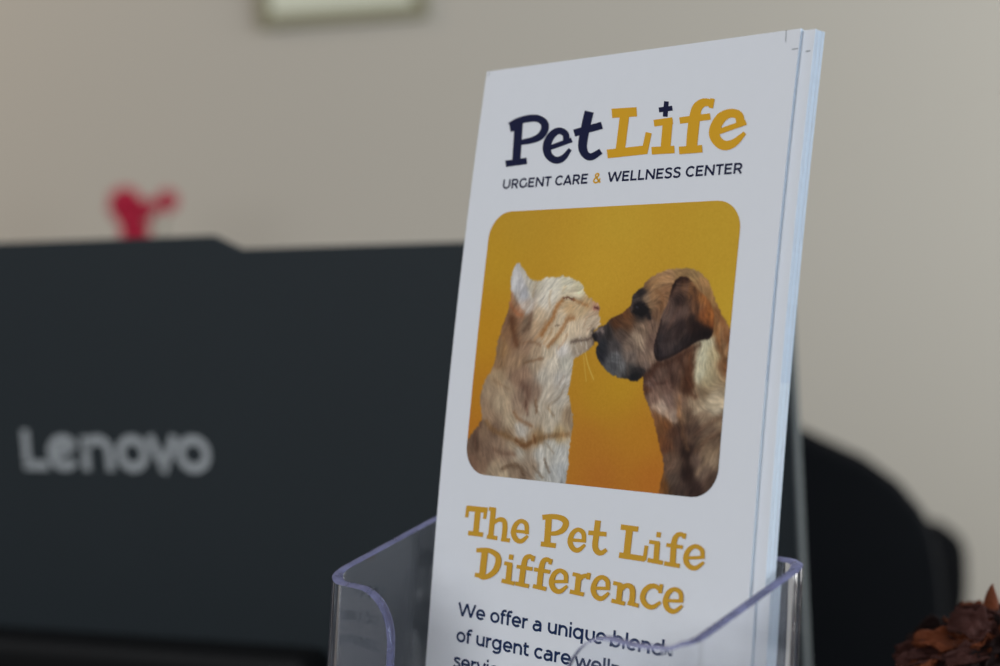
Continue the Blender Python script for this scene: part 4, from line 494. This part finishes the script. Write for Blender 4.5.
# ------------------------------------------------------------------ clear acrylic brochure holder
ZR, SH = -88., .17
ZB = -180.2                     # underside of the pocket floor
UL, UR, NB, NF_ = -6.0, 100.6, 17.2, 62.0     # outside faces at height ZR
TK = 2.6
def holder_pt(u, n, z): return T0 + u * H + (n + (ZR - z) * SH) * NH + np.array([0, 0, z - T0[2]])
def rim_z(n, u=0.):
    k = np.clip((60 - n) / 40., 0, 1); t = np.clip(u / 95., 0, 1)
    return -90.2 + 8.4 * k + (3.1 - .9 * t) * (1 - k) + (2.4 - 1.7 * t) * k
TA, TB = 18.0, 70.0             # inner ends of the two front tabs
ZN = -150.                      # bottom of the thumb notch
def build_holder():
    colm = []   # (u, n, normal_u, normal_n, z_top)
    # start at the left tab's inner edge, go left, back, right, front to the right tab, then across the notch
    rt = 11.
    for a in np.linspace(0, math.pi / 2, 12):      # rounded upper corner of the left tab, top view runs leftwards
        colm.append((TA - rt * (1 - math.cos(a)), NF_, 0, 1, -88.3 - rt * 1.05 * (1 - math.sin(a))))
    R = 6.5
    def corner(cu, cn, a0, a1, n=10, r=R):
        for a in np.linspace(a0, a1, n):
            nu, nn = math.cos(a), math.sin(a)
            n_ = cn + r * nn
            colm.append((cu + r * nu, n_, nu, nn, float(rim_z(n_, cu)) - (1.0 if n_ > 60.5 else 0) * (n_ - 60.5) / 1.5))
    corner(UL + R, NF_ - R, math.pi / 2, math.pi)
    for t in np.linspace(0, 1, 10)[1:-1]:
        n_ = (NF_ - R) * (1 - t) + (NB + R) * t; colm.append((UL, n_, -1, 0, float(rim_z(n_, UL))))
    corner(UL + R, NB + R, math.pi, 1.5 * math.pi)
    for t in np.linspace(0, 1, 8)[1:-1]:
        uu = (UL + R) * (1 - t) + (UR - R) * t; colm.append((uu, NB, 0, -1, float(rim_z(NB, uu))))
    corner(UR - R, NB + R, 1.5 * math.pi, 2 * math.pi)
    for t in np.linspace(0, 1, 10)[1:-1]:
        n_ = (NB + R) * (1 - t) + (NF_ - R) * t; colm.append((UR, n_, 1, 0, float(rim_z(n_, UR))))
    corner(UR - R, NF_ - R, 0, math.pi / 2)
    for t in (.3, .6, 1.): colm.append(((UR - R) * (1 - t) + (TB + 11) * t, NF_, 0, 1, -89.1 - .3 * math.sin(t * math.pi)))
    for a in np.linspace(math.pi / 2, 0, 12)[1:]:
        colm.append((TB + 11 * (1 - math.cos(a)), NF_, 0, 1, -89.1 - 12 * (1 - math.sin(a))))
    rn = 12.
    mid = []
    zs = np.linspace(-105.5, ZN + rn, 6)
    for i, z in enumerate(zs): mid.append((TB - .01 * (i + 1), z))
    for a in np.linspace(0, math.pi / 2, 8)[1:]: mid.append((TB - .06 - rn * (1 - math.cos(a)), ZN + rn - rn * math.sin(a)))
    for a in np.linspace(math.pi / 2, 0, 8): mid.append((TA + .06 + rn * (1 - math.cos(a)), ZN + rn - rn * math.sin(a)))
    for i, z in enumerate(zs[::-1]): mid.append((TA + .06 - .01 * i, z))
    for u, z in mid: colm.append((u, NF_, 0, 1, z))
    N = len(colm)
    # direction of the rim inside the sheet (to let the polished edge bulge)
    s = [0.]
    for i in range(1, N): s.append(s[-1] + math.hypot(colm[i][0] - colm[i - 1][0], colm[i][1] - colm[i - 1][1]))
    root = tag(empty('brochure_holder', holder_pt(47, 40, ZB)), 'clear acrylic brochure holder with a cut-away front and lavender polished rim', 'brochure holder')
    rows = 14
    v = []; f = []
    for side in (0, 1):
        for (u, n, nu, nn, zt) in colm:
            off = -TK * side
            for j in range(rows + 1):
                z = zt + (ZB - zt) * j / rows
                v.append(holder_pt(u + nu * off, n + nn * off, z))
    st = rows + 1
    for side in (0, 1):
        o = side * N * st
        for i in range(N):
            k = (i + 1) % N
            for j in range(rows):
                q = (o + i * st + j, o + i * st + j + 1, o + k * st + j + 1, o + k * st + j)
                f.append(q if side else q[::-1])
    mesh_obj('pocket_wall', v, f, M['acrylic'], root, True)
    v = []; f = []
    prof = [(0, 0), (.25, .45), (.75, .45), (1, 0)]
    for i, (u, n, nu, nn, zt) in enumerate(colm):
        p, q = colm[i - 1], colm[(i + 1) % N]
        ds = math.hypot(q[0] - p[0], q[1] - p[1]); dz = q[4] - p[4]
        l = math.hypot(ds, dz) + 1e-9
        tu, tn = (q[0] - p[0]) / (ds + 1e-9), (q[1] - p[1]) / (ds + 1e-9)
        mu, mz = -dz / l, ds / l          # in-sheet normal of the rim: along travel, and up
        for (t, b) in prof:
            off = -TK * t
            v.append(holder_pt(u + nu * off + tu * mu * b, n + nn * off + tn * mu * b, zt + mz * b))
    for i in range(N):
        k = (i + 1) % N
        for j in range(3): f.append((4 * i + j, 4 * k + j, 4 * k + j + 1, 4 * i + j + 1))
    fix_normals(mesh_obj('rim', v, f, M['rim'], root, True))['label'] = 'lavender polished edge of the clear pocket'
    v = [holder_pt(u - nu * TK, n - nn * TK, z) for z in (ZB, ZB + 1.4) for (u, n, nu, nn, zt) in colm]
    f = [tuple(range(N)), tuple(range(N, 2 * N))] + [(i, (i + 1) % N, N + (i + 1) % N, N + i) for i in range(N)]
    fix_normals(mesh_obj('pocket_floor', v, f, M['acrylic'], root))
build_holder()

# ------------------------------------------------------------------ reception counter and desk
CA = 0.4124                                        # the counter, desk and screen are turned alike
HL = np.array([math.cos(CA), -math.sin(CA), 0]); NL = np.array([-math.sin(CA), -math.cos(CA), 0]); Z = np.array([0, 0, 1.])
S = 1.08
L0 = np.array([-98.397, 600., -16.388]) * S
def lidp(u, v, n=0.): return L0 + u * S * HL - v * S * Z + n * NL
CZ = -180.3
c0 = L0.copy(); c0[2] = 0
ct = tag(empty('reception_counter', c0 + NL * 300 + Z * (CZ - 1051)), 'brown laminate reception counter carrying the brochure holder', 'counter')
mb = MB(); mb.box(c0 - 800 * HL + 78 * NL + Z * (CZ - 32), 1700 * HL, 400 * NL, 32 * Z); bevel(mb.build('countertop', M['counter'], ct), 3)
mb = MB(); mb.box(c0 - 790 * HL + 90 * NL + Z * (CZ - 1051), 1680 * HL, 40 * NL, (1051 - 32) * Z); mb.build('front_panel', M['desk'], ct)
DZ = -480.
dk = tag(empty('office_desk', c0 - NL * 200 + Z * (-UP / MM)), 'lower brown desk behind the counter, under the screen', 'desk')
mb = MB(); mb.box(c0 - 780 * HL + 88 * NL + Z * (DZ - 28), 1660 * HL, -470 * NL, 28 * Z); bevel(mb.build('desktop', M['desk'], dk), 3)
for a in (-770, 840):
    mb = MB(); mb.box(c0 + a * HL + 80 * NL + Z * (-UP / MM), 24 * HL, -440 * NL, Z * (UP / MM + DZ - 28)); mb.build('side_panel', M['desk'], dk)

# ------------------------------------------------------------------ desktop screen seen from behind
UC, UE = -68.6, 212.6
HWID = UE - UC
scr = tag(empty('desktop_screen', lidp(UC, 0, -60) * np.array([1, 1, 0]) + Z * DZ), 'large charcoal desktop screen seen from behind with grey lettering, behind the holder', 'computer screen')
VB = 332.
bl, br = UC - (0 - UC), 0.
tl_ = lambda u: -1.9 + .017 * u
out = [(u, v + tl_(u)) for u, v in [(UC - HWID, 0), (bl - 12, 0), (bl, -5.6), (br - 12.5, -5.6), (br, 0), (UE, 0)]] + [(UE, VB), (UC - HWID, VB)]
mb = MB(); mb.prism([lidp(u, v, 0) for u, v in out], -4. * NL); bevel(mb.build('back_cover', M['lid'], scr), 1.2, 3)
mb = MB(); mb.prism([lidp(u, v, -4) for u, v in [(UC - HWID + .3, .6 + tl_(UC - HWID)), (UE - .3, .6 + tl_(UE)), (UE - .3, VB - .6), (UC - HWID + .3, VB - .6)]], -9. * NL)
bevel(mb.build('display_frame', M['silver'], scr), 1., 2)['label'] = 'thin silver frame edge'
mb = MB(); mb.prism([lidp(u, v, -13.05) for u, v in [(UC - HWID + 4, 5), (UE - 4, 5), (UE - 4, VB - 12), (UC - HWID + 4, VB - 12)]], -.6 * NL); mb.build('display_panel', M['housing'], scr)
mb = MB(); mb.prism([lidp(u, v, 0) for u, v in [(UC - 95, 153.4), (UC + 95, 153.4), (UC + 95, 300), (UC - 95, 300)]], 22. * NL)
bevel(mb.build('stand_mount', M['housing'], scr), 5, 4)['label'] = 'black raised stand mount'
mb = MB(); mb.box(lidp(UC - 35, 200, 22) , 70 * S * HL, 14 * NL, Z * (DZ + 6 - lidp(0, 200)[2])); bevel(mb.build('stand_neck', M['housing'], scr), 3)
mb = MB(); mb.box(lidp(UC - 115, 0, 60) * np.array([1, 1, 0]) + Z * DZ, 230 * S * HL, -200 * NL, 8 * Z); bevel(mb.build('stand_base', M['housing'], scr), 3)
# lettering on the back: drawn as broad monoline strokes
def arc(cx, cy, rx, ry, a0, a1, n=20): return [(cx + rx * math.cos(math.radians(a)), cy - ry * math.sin(math.radians(a))) for a in np.linspace(a0, a1, n)]
xh = 14.8; wd = 3.9; by = 86.0
def ring(x0, x1): return arc((x0 + x1) / 2, by - xh / 2, (x1 - x0) / 2 - wd / 2, xh / 2 - wd / 2 + .3, 0, 360, 28)
LET = [[(-113.2, 69.), (-113.2, by - wd / 2), (-101.0, by - wd / 2)],
       arc(-91.7, by - xh / 2, 7.1, 5.7, 20, 325, 26), [(-98.4, by - 5.6), (-85.2, by - 10.8)],
       [(-79.0, by), (-79.0, by - xh + .4)], arc(-72.3, by - 7.8, 6.6, 5.2, 180, 0, 14) + [(-65.7, by)],
       ring(-61.5, -44.2), [(-43.0, by - xh), (-36.2, by - 1.5), (-29.4, by - xh)][0:3], ring(-30.0 + 1.2, -11.0)]
# squeeze the word to its measured span
def spanu(u): return -114.3 + (u + 115.4) * (93.6 / 104.4)
mb = MB()
for P in LET:
    P = np.array([(spanu(a), b) for a, b in P]); t = np.gradient(P, axis=0)
    if len(P) == 3:                      # mitred angles
        segs = [P[:2], P[1:]]
    else: segs = [P]
    for Q in segs:
        t = np.gradient(Q, axis=0); t /= np.linalg.norm(t, axis=1)[:, None]; nr = np.stack([-t[:, 1], t[:, 0]], 1)
        if len(P) == 3:
            Q = Q.copy(); 
            if Q is not None: Q[0] = Q[0] - t[0] * (0 if np.allclose(Q[0], P[0]) else wd / 2); Q[1] = Q[1] + t[1] * (0 if np.allclose(Q[1], P[2]) else wd / 2 * .15)
        vs = []
        for p, n_ in zip(Q, nr): vs += [lidp(*(p + n_ * wd / 2), .35), lidp(*(p - n_ * wd / 2), .35)]
        mb.add(vs, [(2 * k, 2 * k + 1, 2 * k + 3, 2 * k + 2) for k in range(len(Q) - 1)])
mesh_obj('screen_lettering', mb.v, mb.f, M['badge'], scr)['label'] = 'light grey word on the back cover'

# ------------------------------------------------------------------ office chairs
def chair(label, cx, cy, top, prof, bottom, mat, yaw=0.):
    """prof = right half outline of the backrest: (dx, z) from the top centre outwards and down"""
    fl = -UP / MM
    r = tag(empty('office_chair', (cx, cy - 220, fl)), label, 'chair')
    pts = [(dx, z) for dx, z in prof]
    outl = pts + [(pts[-1][0] - 30, bottom + 20), (pts[-1][0] - 60, bottom)]
    outl = outl + [(-x, z) for x, z in outl[::-1]]
    n = len(outl); v = []; f = []
    def yy(x, z): return cy - .00035 * x * x * 1.0 + .10 * (z - top) * .2   # gently wrapped
    for d in (0, 14, 46, 60):
        k = 1 if d in (14, 46) else .965
        cz = (top + bottom) / 2
        for x, z in outl: v.append((cx + x * k, yy(x, z) + d - 30, cz + (z - cz) * k))
    for j in range(3):
        for i in range(n): f.append((j * n + i, j * n + (i + 1) % n, (j + 1) * n + (i + 1) % n, (j + 1) * n + i))
    # caps as a strip of quads between mirrored points
    for j in (0, 3):
        o = j * n
        for i in range(n // 2 - 1): f.append((o + i, o + i + 1, o + n - 2 - i, o + n - 1 - i))
    fix_normals(mesh_obj('backrest', v, f, mat, r, True))
    seat_z = fl + 480
    mb = MB(); sy = cy - 480
    ring = [(cx + 235 * math.copysign(abs(math.cos(a)) ** .45, math.cos(a)), sy + 220 + 225 * math.copysign(abs(math.sin(a)) ** .45, math.sin(a)), seat_z) for a in np.linspace(0, 2 * math.pi, 40)[:-1]]
    mb.prism(ring, (0, 0, -75)); bevel(mb.build('seat', mat, r, True), 25, 4)
    mb = MB(); mb.tube([(cx, cy - 150, seat_z - 60), (cx, cy + 10, seat_z - 65), (cx, cy + 52, seat_z + 20), (cx, cy + 46, bottom + 120)], 16); mb.build('back_support', M['chrome'], r, True)
    mb = MB(); mb.tube([(cx, cy - 260, fl + 95), (cx, cy - 260, seat_z - 70)], 25, 16); mb.build('gas_lift', M['chrome'], r, True)
    for k in range(5):
        a = 2 * math.pi * k / 5 + .3; x, y = math.cos(a), math.sin(a)
        mb = MB(); mb.tube([(cx, cy - 260, fl + 105), (cx + 260 * x, cy - 260 + 260 * y, fl + 70)], [22, 14]); leg = mb.build('leg', M['chrome'], r, True)
        mb = MB(); mb.tube([(cx + 260 * x - 12 * y, cy - 260 + 260 * y + 12 * x, fl + 28), (cx + 260 * x + 12 * y, cy - 260 + 260 * y - 12 * x, fl + 28)], 28, 16); mb.tube([(cx + 260 * x, cy - 260 + 260 * y, fl + 28), (cx + 260 * x, cy - 260 + 260 * y, fl + 72)], 7)
        mb.build('caster', M['housing'], leg, False)
    for s in (-1, 1):
        if yaw == 0: break
        mb = MB(); mb.tube([(cx + s * 225, cy - 250, seat_z - 40), (cx + s * 268, cy - 250, seat_z - 20), (cx + s * 268, cy - 250, seat_z + 190)], 14)
        mb.box((cx + s * 268 - 30, cy - 370, seat_z + 185), (60, 0, 0), (0, 240, 0), (0, 0, 28)); mb.build('armrest', M['housing'], r)
    return r
prof1 = [(0, -168), (60, -170), (100, -176), (134, -189), (152, -199), (177, -212), (195, -227), (210, -247), (217, -262), (221, -282), (224, -326), (226, -400), (226, -500), (220, -600)]
chair('black office chair with a high rounded backrest, right of the screen', 90, 1150, -168, prof1, -640, M['chair'])
prof2 = [(0, -400), (80, -400), (150, -401), (196, -402), (214, -406), (226, -417), (232, -434), (232, -470), (226, -520), (220, -560), (212, -640)]
chair('lower black office chair farther back, only its square backrest corner in sight', 280, 1760, -400, prof2, -690, M['chair2'])

# ------------------------------------------------------------------ withered plant in a small pot
PC = np.array([141.5, 408., CZ])
pl = tag(empty('withered_plant', PC), 'small withered plant with crumpled rust brown leaves in a pot at the counter edge', 'plant')
mb = MB(); mb.lathe(PC, [(20, 0), (22, 0), (29, 30), (30.5, 30), (30.5, 34), (28, 34), (27.5, 31)], 40); mb.build('pot', M['pot'], pl, True)
mb = MB(); mb.lathe(PC + Z * 29, [(27, 0), (22, 1.6), (10, 3), (2, 3.4)], 30); mb.build('soil', M['soil'], pl, True)
def leaf(base, tip, width, curl, roll, mat, bend=0., seed=0, thick=.3):
    base, tip = np.array(base, float), np.array(tip, float)
    d = tip - base; ln = np.linalg.norm(d); d /= ln
    side = np.cross(d, (0, 0, 1.)); side /= np.linalg.norm(side) + 1e-9; nrm = np.cross(side, d)
    c, s = math.cos(roll), math.sin(roll); side, nrm = side * c + nrm * s, nrm * c - side * s
    nu_, nv_ = 19, 13; v = []
    for i in range(nu_):
        t = i / (nu_ - 1)
        prof = (math.sin(math.pi * min(1, t * .84 + .08)) ** .6)
        for j in range(nv_):
            q = (j / (nv_ - 1) - .5) * 2
            w = width * .5 * prof * (1 + .10 * math.sin(13 * t + seed + 2 * (q > 0)) + .25 * mnoise.noise(Vector((t * 7, seed * 2 + (q > 0) * 5, 0))))
            ang = q * curl
            y = math.sin(ang) / max(curl, .2) * w
            z = (1 - math.cos(ang)) / max(curl, .2) * w + bend * ln * math.sin(math.pi * t) * .5
            cr = mnoise.noise(Vector((t * 4 + seed * 3.1, q * 2.2, seed))) * width * .24 + mnoise.noise(Vector((t * 11 + seed, q * 5, seed + 4))) * width * .10
            tt = t + .06 * mnoise.noise(Vector((q * 3, seed, 7))) * (t > .6)
            v.append(base + d * ln * tt + side * (y + cr * .5) + nrm * (z + cr))
    f = [(i * nv_ + j, (i + 1) * nv_ + j, (i + 1) * nv_ + j + 1, i * nv_ + j + 1) for i in range(nu_ - 1) for j in range(nv_ - 1)]
    o = mesh_obj('leaf', v, f, mat, pl, True)
    so = o.modifiers.new('thickness', 'SOLIDIFY'); so.thickness = thick * MM
    return o
mb = MB()
for k in range(7):
    a = 2 * math.pi * k / 7 + .4
    mb.tube([PC + np.array([4 * math.cos(a), 4 * math.sin(a), 30]), PC + np.array([9 * math.cos(a), 9 * math.sin(a), 42]), PC + np.array([15 * math.cos(a), 13 * math.sin(a), 49 + 3 * math.sin(k)])], [1.2, 1., .7], 7)
mb.tube([PC + np.array([-6, -4, 38]), PC + np.array([-12, -6, 52]), PC + np.array([-17.8, -8, 62])], [1.6, 1.3, 1.2], 8)
mb.build('stem', M['leaf_plum'], pl, True)
# pointed dry bud on the tallest stem
b0, b1 = PC + np.array([-18.2, -8, 60.5]), PC + np.array([-15.6, -8, 70.6])
bv = MB(); pts = []; rad = []
for t, r in ((0, .9), (.15, 1.7), (.35, 2.1), (.55, 1.9), (.75, 1.25), (.9, .6), (1, .12)):
    pts.append(b0 + (b1 - b0) * t + np.array([.5 * math.sin(t * 5), 0, 0])); rad.append(r)
bv.tube(pts, rad, 12); bv.build('bud', M['leaf_rust'], pl, True)
LV = [  # tip offset from the pot's base, pull-back towards the stem (base offset), width, curl, roll, material, bend
 ((-16.5, -9, 66), (2.5, 1, -7), 4.4, 2.4, .3, 'leaf_dark', .1),
 ((-27, -9, 62.5), (12, 1, -2), 9.5, 1.2, 1.2, 'leaf_plum', .4), ((-24, -6, 65.5), (11, 0, -5), 8, 1.1, 1.5, 'leaf_plum', .4),
 ((-5, -8, 63.5), (-9, 0, -4), 10, 1.3, 1.2, 'leaf_plum', .4), ((-20, -12, 55), (4, 3, 6), 7, 1.5, .7, 'leaf_rust', .3), ((-23, -12, 60), (6, 3, 1), 6, 1.4, .4, 'leaf_rust', .2),
 ((-12, -15, 50), (-2, 4, 10), 7, 1.6, .3, 'leaf_rust', .2), ((-4, -14, 52), (-5, 4, 8), 8, 1.6, .5, 'leaf_dark', .2),
 ((-36, -9, 56.5), (15, 3, -2), 8, 1.5, .9, 'leaf_rust', .35), ((-31, -6, 58), (12, 2, -3), 7, 1.3, 1.1, 'leaf_rust', .35),
 ((-41.5, -11, 50.5), (17, 3, 1), 10, 1.6, .5, 'leaf_plum', .35), ((-40, -13, 48.5), (14, 4, 2), 9, 1.7, .1, 'leaf_rust', .3), ((-41, -7, 53), (18, 1, 0), 9, 1.4, 1.0, 'leaf_plum', .35),
 ((-30, -15, 52), (15, 5, 0), 9, 1.6, .7, 'leaf_plum', .4), ((-27, -14, 55.5), (13, 5, -3), 9, 1.6, .9, 'leaf_dark', .45), ((-24, -12, 58), (12, 4, -4), 9, 1.5, 1.1, 'leaf_dark', .4),
 ((-33, -16, 47), (16, 5, 1), 10, 1.4, .2, 'leaf_dark', .35), ((-25, -18, 49), (14, 6, -1), 9, 1.5, .3, 'leaf_dark', .3), ((-20, -18, 51), (10, 7, -3), 10, 1.8, .4, 'leaf_dark', .3),
 ((-14, -18, 55), (4, 8, -6), 10, 1.8, .2, 'leaf_dark', .3), ((-10, -17, 58), (1, 8, -9), 9, 1.8, -.3, 'leaf_dark', .3), ((-6, -17, 56), (-1, 8, -8), 10, 1.7, -.4, 'leaf_dark', .3),
 ((-18, -14, 60), (5, 5, -6), 9, 1.6, .8, 'leaf_dark', .4), ((-13, -13, 62), (2, 5, -9), 8, 1.7, .4, 'leaf_dark', .3),
 ((0, -16, 54), (-4, 7, -7), 11, 1.6, .2, 'leaf_dark', .3), ((-22, -20, 45), (10, 8, 0), 10, 1.5, .1, 'leaf_plum', .3), ((-12, -21, 46), (4, 9, 0), 11, 1.5, .1, 'leaf_dark', .3), ((-3, -21, 47), (0, 9, 0), 11, 1.5, .1, 'leaf_plum', .3),
 ((-32, -10, 43), (16, 5, 3), 10, 1.4, .0, 'leaf_dark', .3), ((-38, -4, 45), (18, 2, 2), 10, 1.4, .3, 'leaf_dark', .3),
 ((10, -12, 60), (-10, 4, -8), 11, 1.4, .8, 'leaf_plum', .4), ((21, -12, 56), (-16, 5, -6), 12, 1.4, .6, 'leaf_rust', .4), ((26, 4, 52), (-20, -2, -3), 13, 1.4, .4, 'leaf_plum', .4),
 ((8, 24, 54), (-8, -16, -6), 13, 1.4, .4, 'leaf_dark', .4), ((-18, 22, 52), (10, -14, -3), 13, 1.4, .4, 'leaf_rust', .4), ((-34, 8, 52), (18, -5, -2), 12, 1.4, .7, 'leaf_dark', .4), ((12, -24, 48), (-8, 12, 0), 12, 1.4, .2, 'leaf_dark', .4)]
for i, (tip, back, w, cu, ro, mt, be) in enumerate(LV):
    tip = np.array(tip, float) + np.array([-1.6, 0, (-5. if tip[2] < 62 else -2.) if (-36 < tip[0] < -10 and 53 < tip[2] and i > 3) else (-1.5 if i in (1, 2, 3) else 0)])
    leaf(PC + tip + np.array(back, float), PC + tip, w, cu, ro, M[mt], be * (.35 if tip[0] < -20 and i > 3 else 1), i * 1.7)
mb = MB(); mb.tube([PC + np.array(p) for p in ((-24, -8, 54), (-33, -10, 56.6), (-39, -11, 56.9))], [.5, .4, .2], 6); mb.build('twig', M['leaf_rust'], pl, True)

# ------------------------------------------------------------------ room, picture on the wall, cabinet with red flowers
WY = math.radians(4); HW = np.array([math.cos(WY), -math.sin(WY), 0]); NW = np.array([-math.sin(WY), -math.cos(WY), 0])
w0 = -NW * 2594.
def wp(x, z, n=0.): return w0 * 1.0 + HW * x + NW * n + Z * z
FLZ = -UP / MM
mb = MB(); mb.prism([wp(-4200, FLZ), wp(3800, FLZ), wp(3800, 1500), wp(-4200, 1500)], -NW * 120); tag(mb.build('wall_back', M['wall']), kind='structure')
mb = MB(); mb.box(wp(-4200, FLZ), 8000 * HW, 5200 * NW, -60 * Z); tag(mb.build('floor', M['floor']), kind='structure')
mb = MB(); mb.box(wp(-4200, FLZ), 8000 * HW, 14 * NW, 95 * Z); tag(mb.build('baseboard_back', plain('white_trim', (212, 208, 200), .5)), kind='structure')
fx0, fx1, fz0 = -551., -266., 300.
fz1 = fz0 + 360; fw = 23.
pf = tag(empty('picture_frame', wp((fx0 + fx1) / 2, fz0)), 'small picture in an olive gilt frame high on the back wall', 'picture frame')
mb = MB()
for (a, b, c, d_) in ((fx0, fz0, fx1, fz0 + fw), (fx0, fz1 - fw, fx1, fz1), (fx0, fz0 + fw, fx0 + fw, fz1 - fw), (fx1 - fw, fz0 + fw, fx1, fz1 - fw)):
    mb.box(wp(a, b, 1), (c - a) * HW, (d_ - b) * Z, 13 * NW)
bevel(mb.build('frame', M['frame'], pf), 4, 2)
mb = MB(); mb.box(wp(fx0 + fw, fz0 + fw, 2), (fx1 - fx0 - 2 * fw) * HW, (fz1 - fz0 - 2 * fw) * Z, 8 * NW); mb.build('picture', M['mat'], pf)['label'] = 'pale cream picture surface'

KZ = -330.
cb = tag(empty('low_cabinet', wp(-700, FLZ, 220)), 'low brown cabinet against the back wall behind the screen', 'cabinet')
mb = MB(); mb.box(wp(-1300, FLZ + 60, 16), 1300 * HW, 420 * NW, Z * (KZ - 30 - FLZ - 60)); mb.build('body', M['cabinet'], cb)
mb = MB(); mb.box(wp(-1315, KZ - 30, 15), 1330 * HW, 440 * NW, 30 * Z); bevel(mb.build('top', M['cabinet'], cb), 3)
mb = MB(); mb.box(wp(-1280, FLZ, 40), 1260 * HW, 360 * NW, 60 * Z); mb.build('plinth', M['housing'], cb)
for a in (-1290, -650):
    mb = MB(); mb.box(wp(a, FLZ + 75, 437), 630 * HW, 18 * NW, Z * (KZ - 50 - FLZ - 75)); dr = bevel(mb.build('door', M['cabinet'], cb), 3)
    hx = a + (590 if a < -1000 else 40)
    mb = MB(); mb.tube([wp(hx, KZ - 250, 470), wp(hx, KZ - 120, 470)], 6); mb.tube([wp(hx, KZ - 240, 454), wp(hx, KZ - 240, 470)], 5); mb.tube([wp(hx, KZ - 130, 454), wp(hx, KZ - 130, 470)], 5); mb.build('handle', M['chrome'], dr, True)
FY = 2300.
VC = np.array([-531., FY, KZ])
vs_ = tag(empty('vase', VC), 'white ceramic vase holding the red flowers on the low cabinet', 'vase')
mb = MB(); mb.lathe(VC, [(38, 0), (52, 12), (62, 60), (56, 120), (34, 170), (24, 195), (28, 212), (25, 212), (21, 196), (30, 170), (50, 118), (56, 60), (46, 16), (10, 8)], 36); mb.build('vase_body', M['vase'], vs_, True)
fl_ = tag(empty('red_flower_spray', VC + Z * 12), 'spray of red flowers rising above the top edge of the screen', 'flower')
def bloom(c, r, seed, squash=1.):
    rr = random.Random(seed); mb = MB()
    for ring_, n, up in ((1., 8, .25), (.72, 7, .75), (.42, 5, 1.5)):
        for k in range(n):
            a = 2 * math.pi * (k + rr.random() * .5) / n
            dx, dy = math.cos(a), math.sin(a); pts = []
            # blossoms open towards the room (-y)
            for t, w in ((0, .12), (.35, .30), (.7, .40), (.92, .28), (1., .06)):
                o = np.array([dx * t * r * ring_, -up * t * r * .4, dy * t * r * ring_ * squash])
                s = np.array([-dy, 0, dx]) * w * r * ring_
                pts.append((np.array(c) + o - s, np.array(c) + o + np.array([0, -r * .06, 0]), np.array(c) + o + s))
            vs = [p for q in pts for p in q]
            mb.add(vs, [(3 * i + j, 3 * i + j + 1, 3 * i + 4 + j, 3 * i + 3 + j) for i in range(4) for j in range(2)])
    return mesh_obj('bloom', mb.v, mb.f, M['red'], fl_, True)
BL = [((-540, FY, 20), 27), ((-532, FY - 6, 0), 22), ((-529, FY - 4, -26), 25), ((-505, FY, 12), 14), ((-478, FY, 22), 17), ((-540, FY, -58), 20), ((-519, FY + 6, 8), 17)]
mb = MB()
for i, (c, r) in enumerate(BL):
    bloom(c, r, i)
    mb.tube([VC + np.array([(i - 3) * 2, 0, 20]), VC + np.array([(i - 3) * 3, 0, 205]), (VC + np.array([(i - 3) * 3, 0, 205])) * .4 + np.array(c) * .6 + np.array([0, 8, -6]), np.array(c) + np.array([0, 4, 0])], 2.4, 7)
mb.build('stem', M['green'], fl_, True)

# ------------------------------------------------------------------ camera
F_PX = 1550.
cd = bpy.data.cameras.new('camera'); cam = bpy.data.objects.new('camera', cd); col.objects.link(cam)
cd.sensor_width = 36; cd.lens = F_PX * 36 / 1000; cd.clip_start = .02; cd.clip_end = 50
C = [[0.99806032, -0.00550582, -0.06201036], [-0.06225431, -0.08826917, -0.99414936], [0., 0.99608144, -0.08844072]]
mt = Matrix(((C[0][0], -C[1][0], -C[2][0]), (C[0][1], -C[1][1], -C[2][1]), (C[0][2], -C[1][2], -C[2][2]))).to_4x4()
mt.translation = (0, 0, UP); cam.matrix_world = mt
cd.dof.use_dof = True; cd.dof.focus_distance = .355; cd.dof.aperture_fstop = 8.6
bpy.context.scene.camera = cam

# ------------------------------------------------------------------ light
sc = bpy.context.scene
wd_ = bpy.data.worlds.new('daylight_room'); sc.world = wd_; wd_.use_nodes = True
bg = wd_.node_tree.nodes['Background']; bg.inputs['Color'].default_value = (.93, .96, 1.0, 1); bg.inputs['Strength'].default_value = .26
def area(name, loc, target, size, power, colr):
    l = bpy.data.lights.new(name, 'AREA'); l.shape = 'RECTANGLE'; l.size, l.size_y = size; l.energy = power; l.color = colr
    o = bpy.data.objects.new(name, l); col.objects.link(o); o.location = loc
    o.rotation_euler = (Vector(target) - Vector(loc)).to_track_quat('-Z', 'Y').to_euler(); return o
area('window_and_fill_light', (2.4, .9, 1.85), (.2, 1.4, 1.3), (1.8, 1.6), 46, (.90, .95, 1.0))
area('window_and_fill_light', (2.3, -1.35, 1.7), (.05, .4, 1.15), (1.0, 1.4), 26, (.78, .89, 1.0))  # added bluish fill that brightens the brochures' right edges, not a known window
area('window_and_fill_light', (-1.6, -1.6, 2.1), (0, .6, 1.1), (1.8, 1.6), 35, (.94, .97, 1.0))
area('corner_streak_light', (1.75, 2.15, 1.15), (0, .35, 1.15), (.4, 2.0), 11, (1.0, .99, .95))  # added tall narrow lamp for the holder's white corner streak; there is no door
area('wall_warm_fill', (-1.9, 1.9, 2.5), (-1.4, 2.6, 1.2), (.5, .5), 11, (1.0, .78, .58))  # added warm fill for the left of the back wall, not a known fixture
sc.view_settings.view_transform = 'Standard'
sc.view_settings.look = 'None'
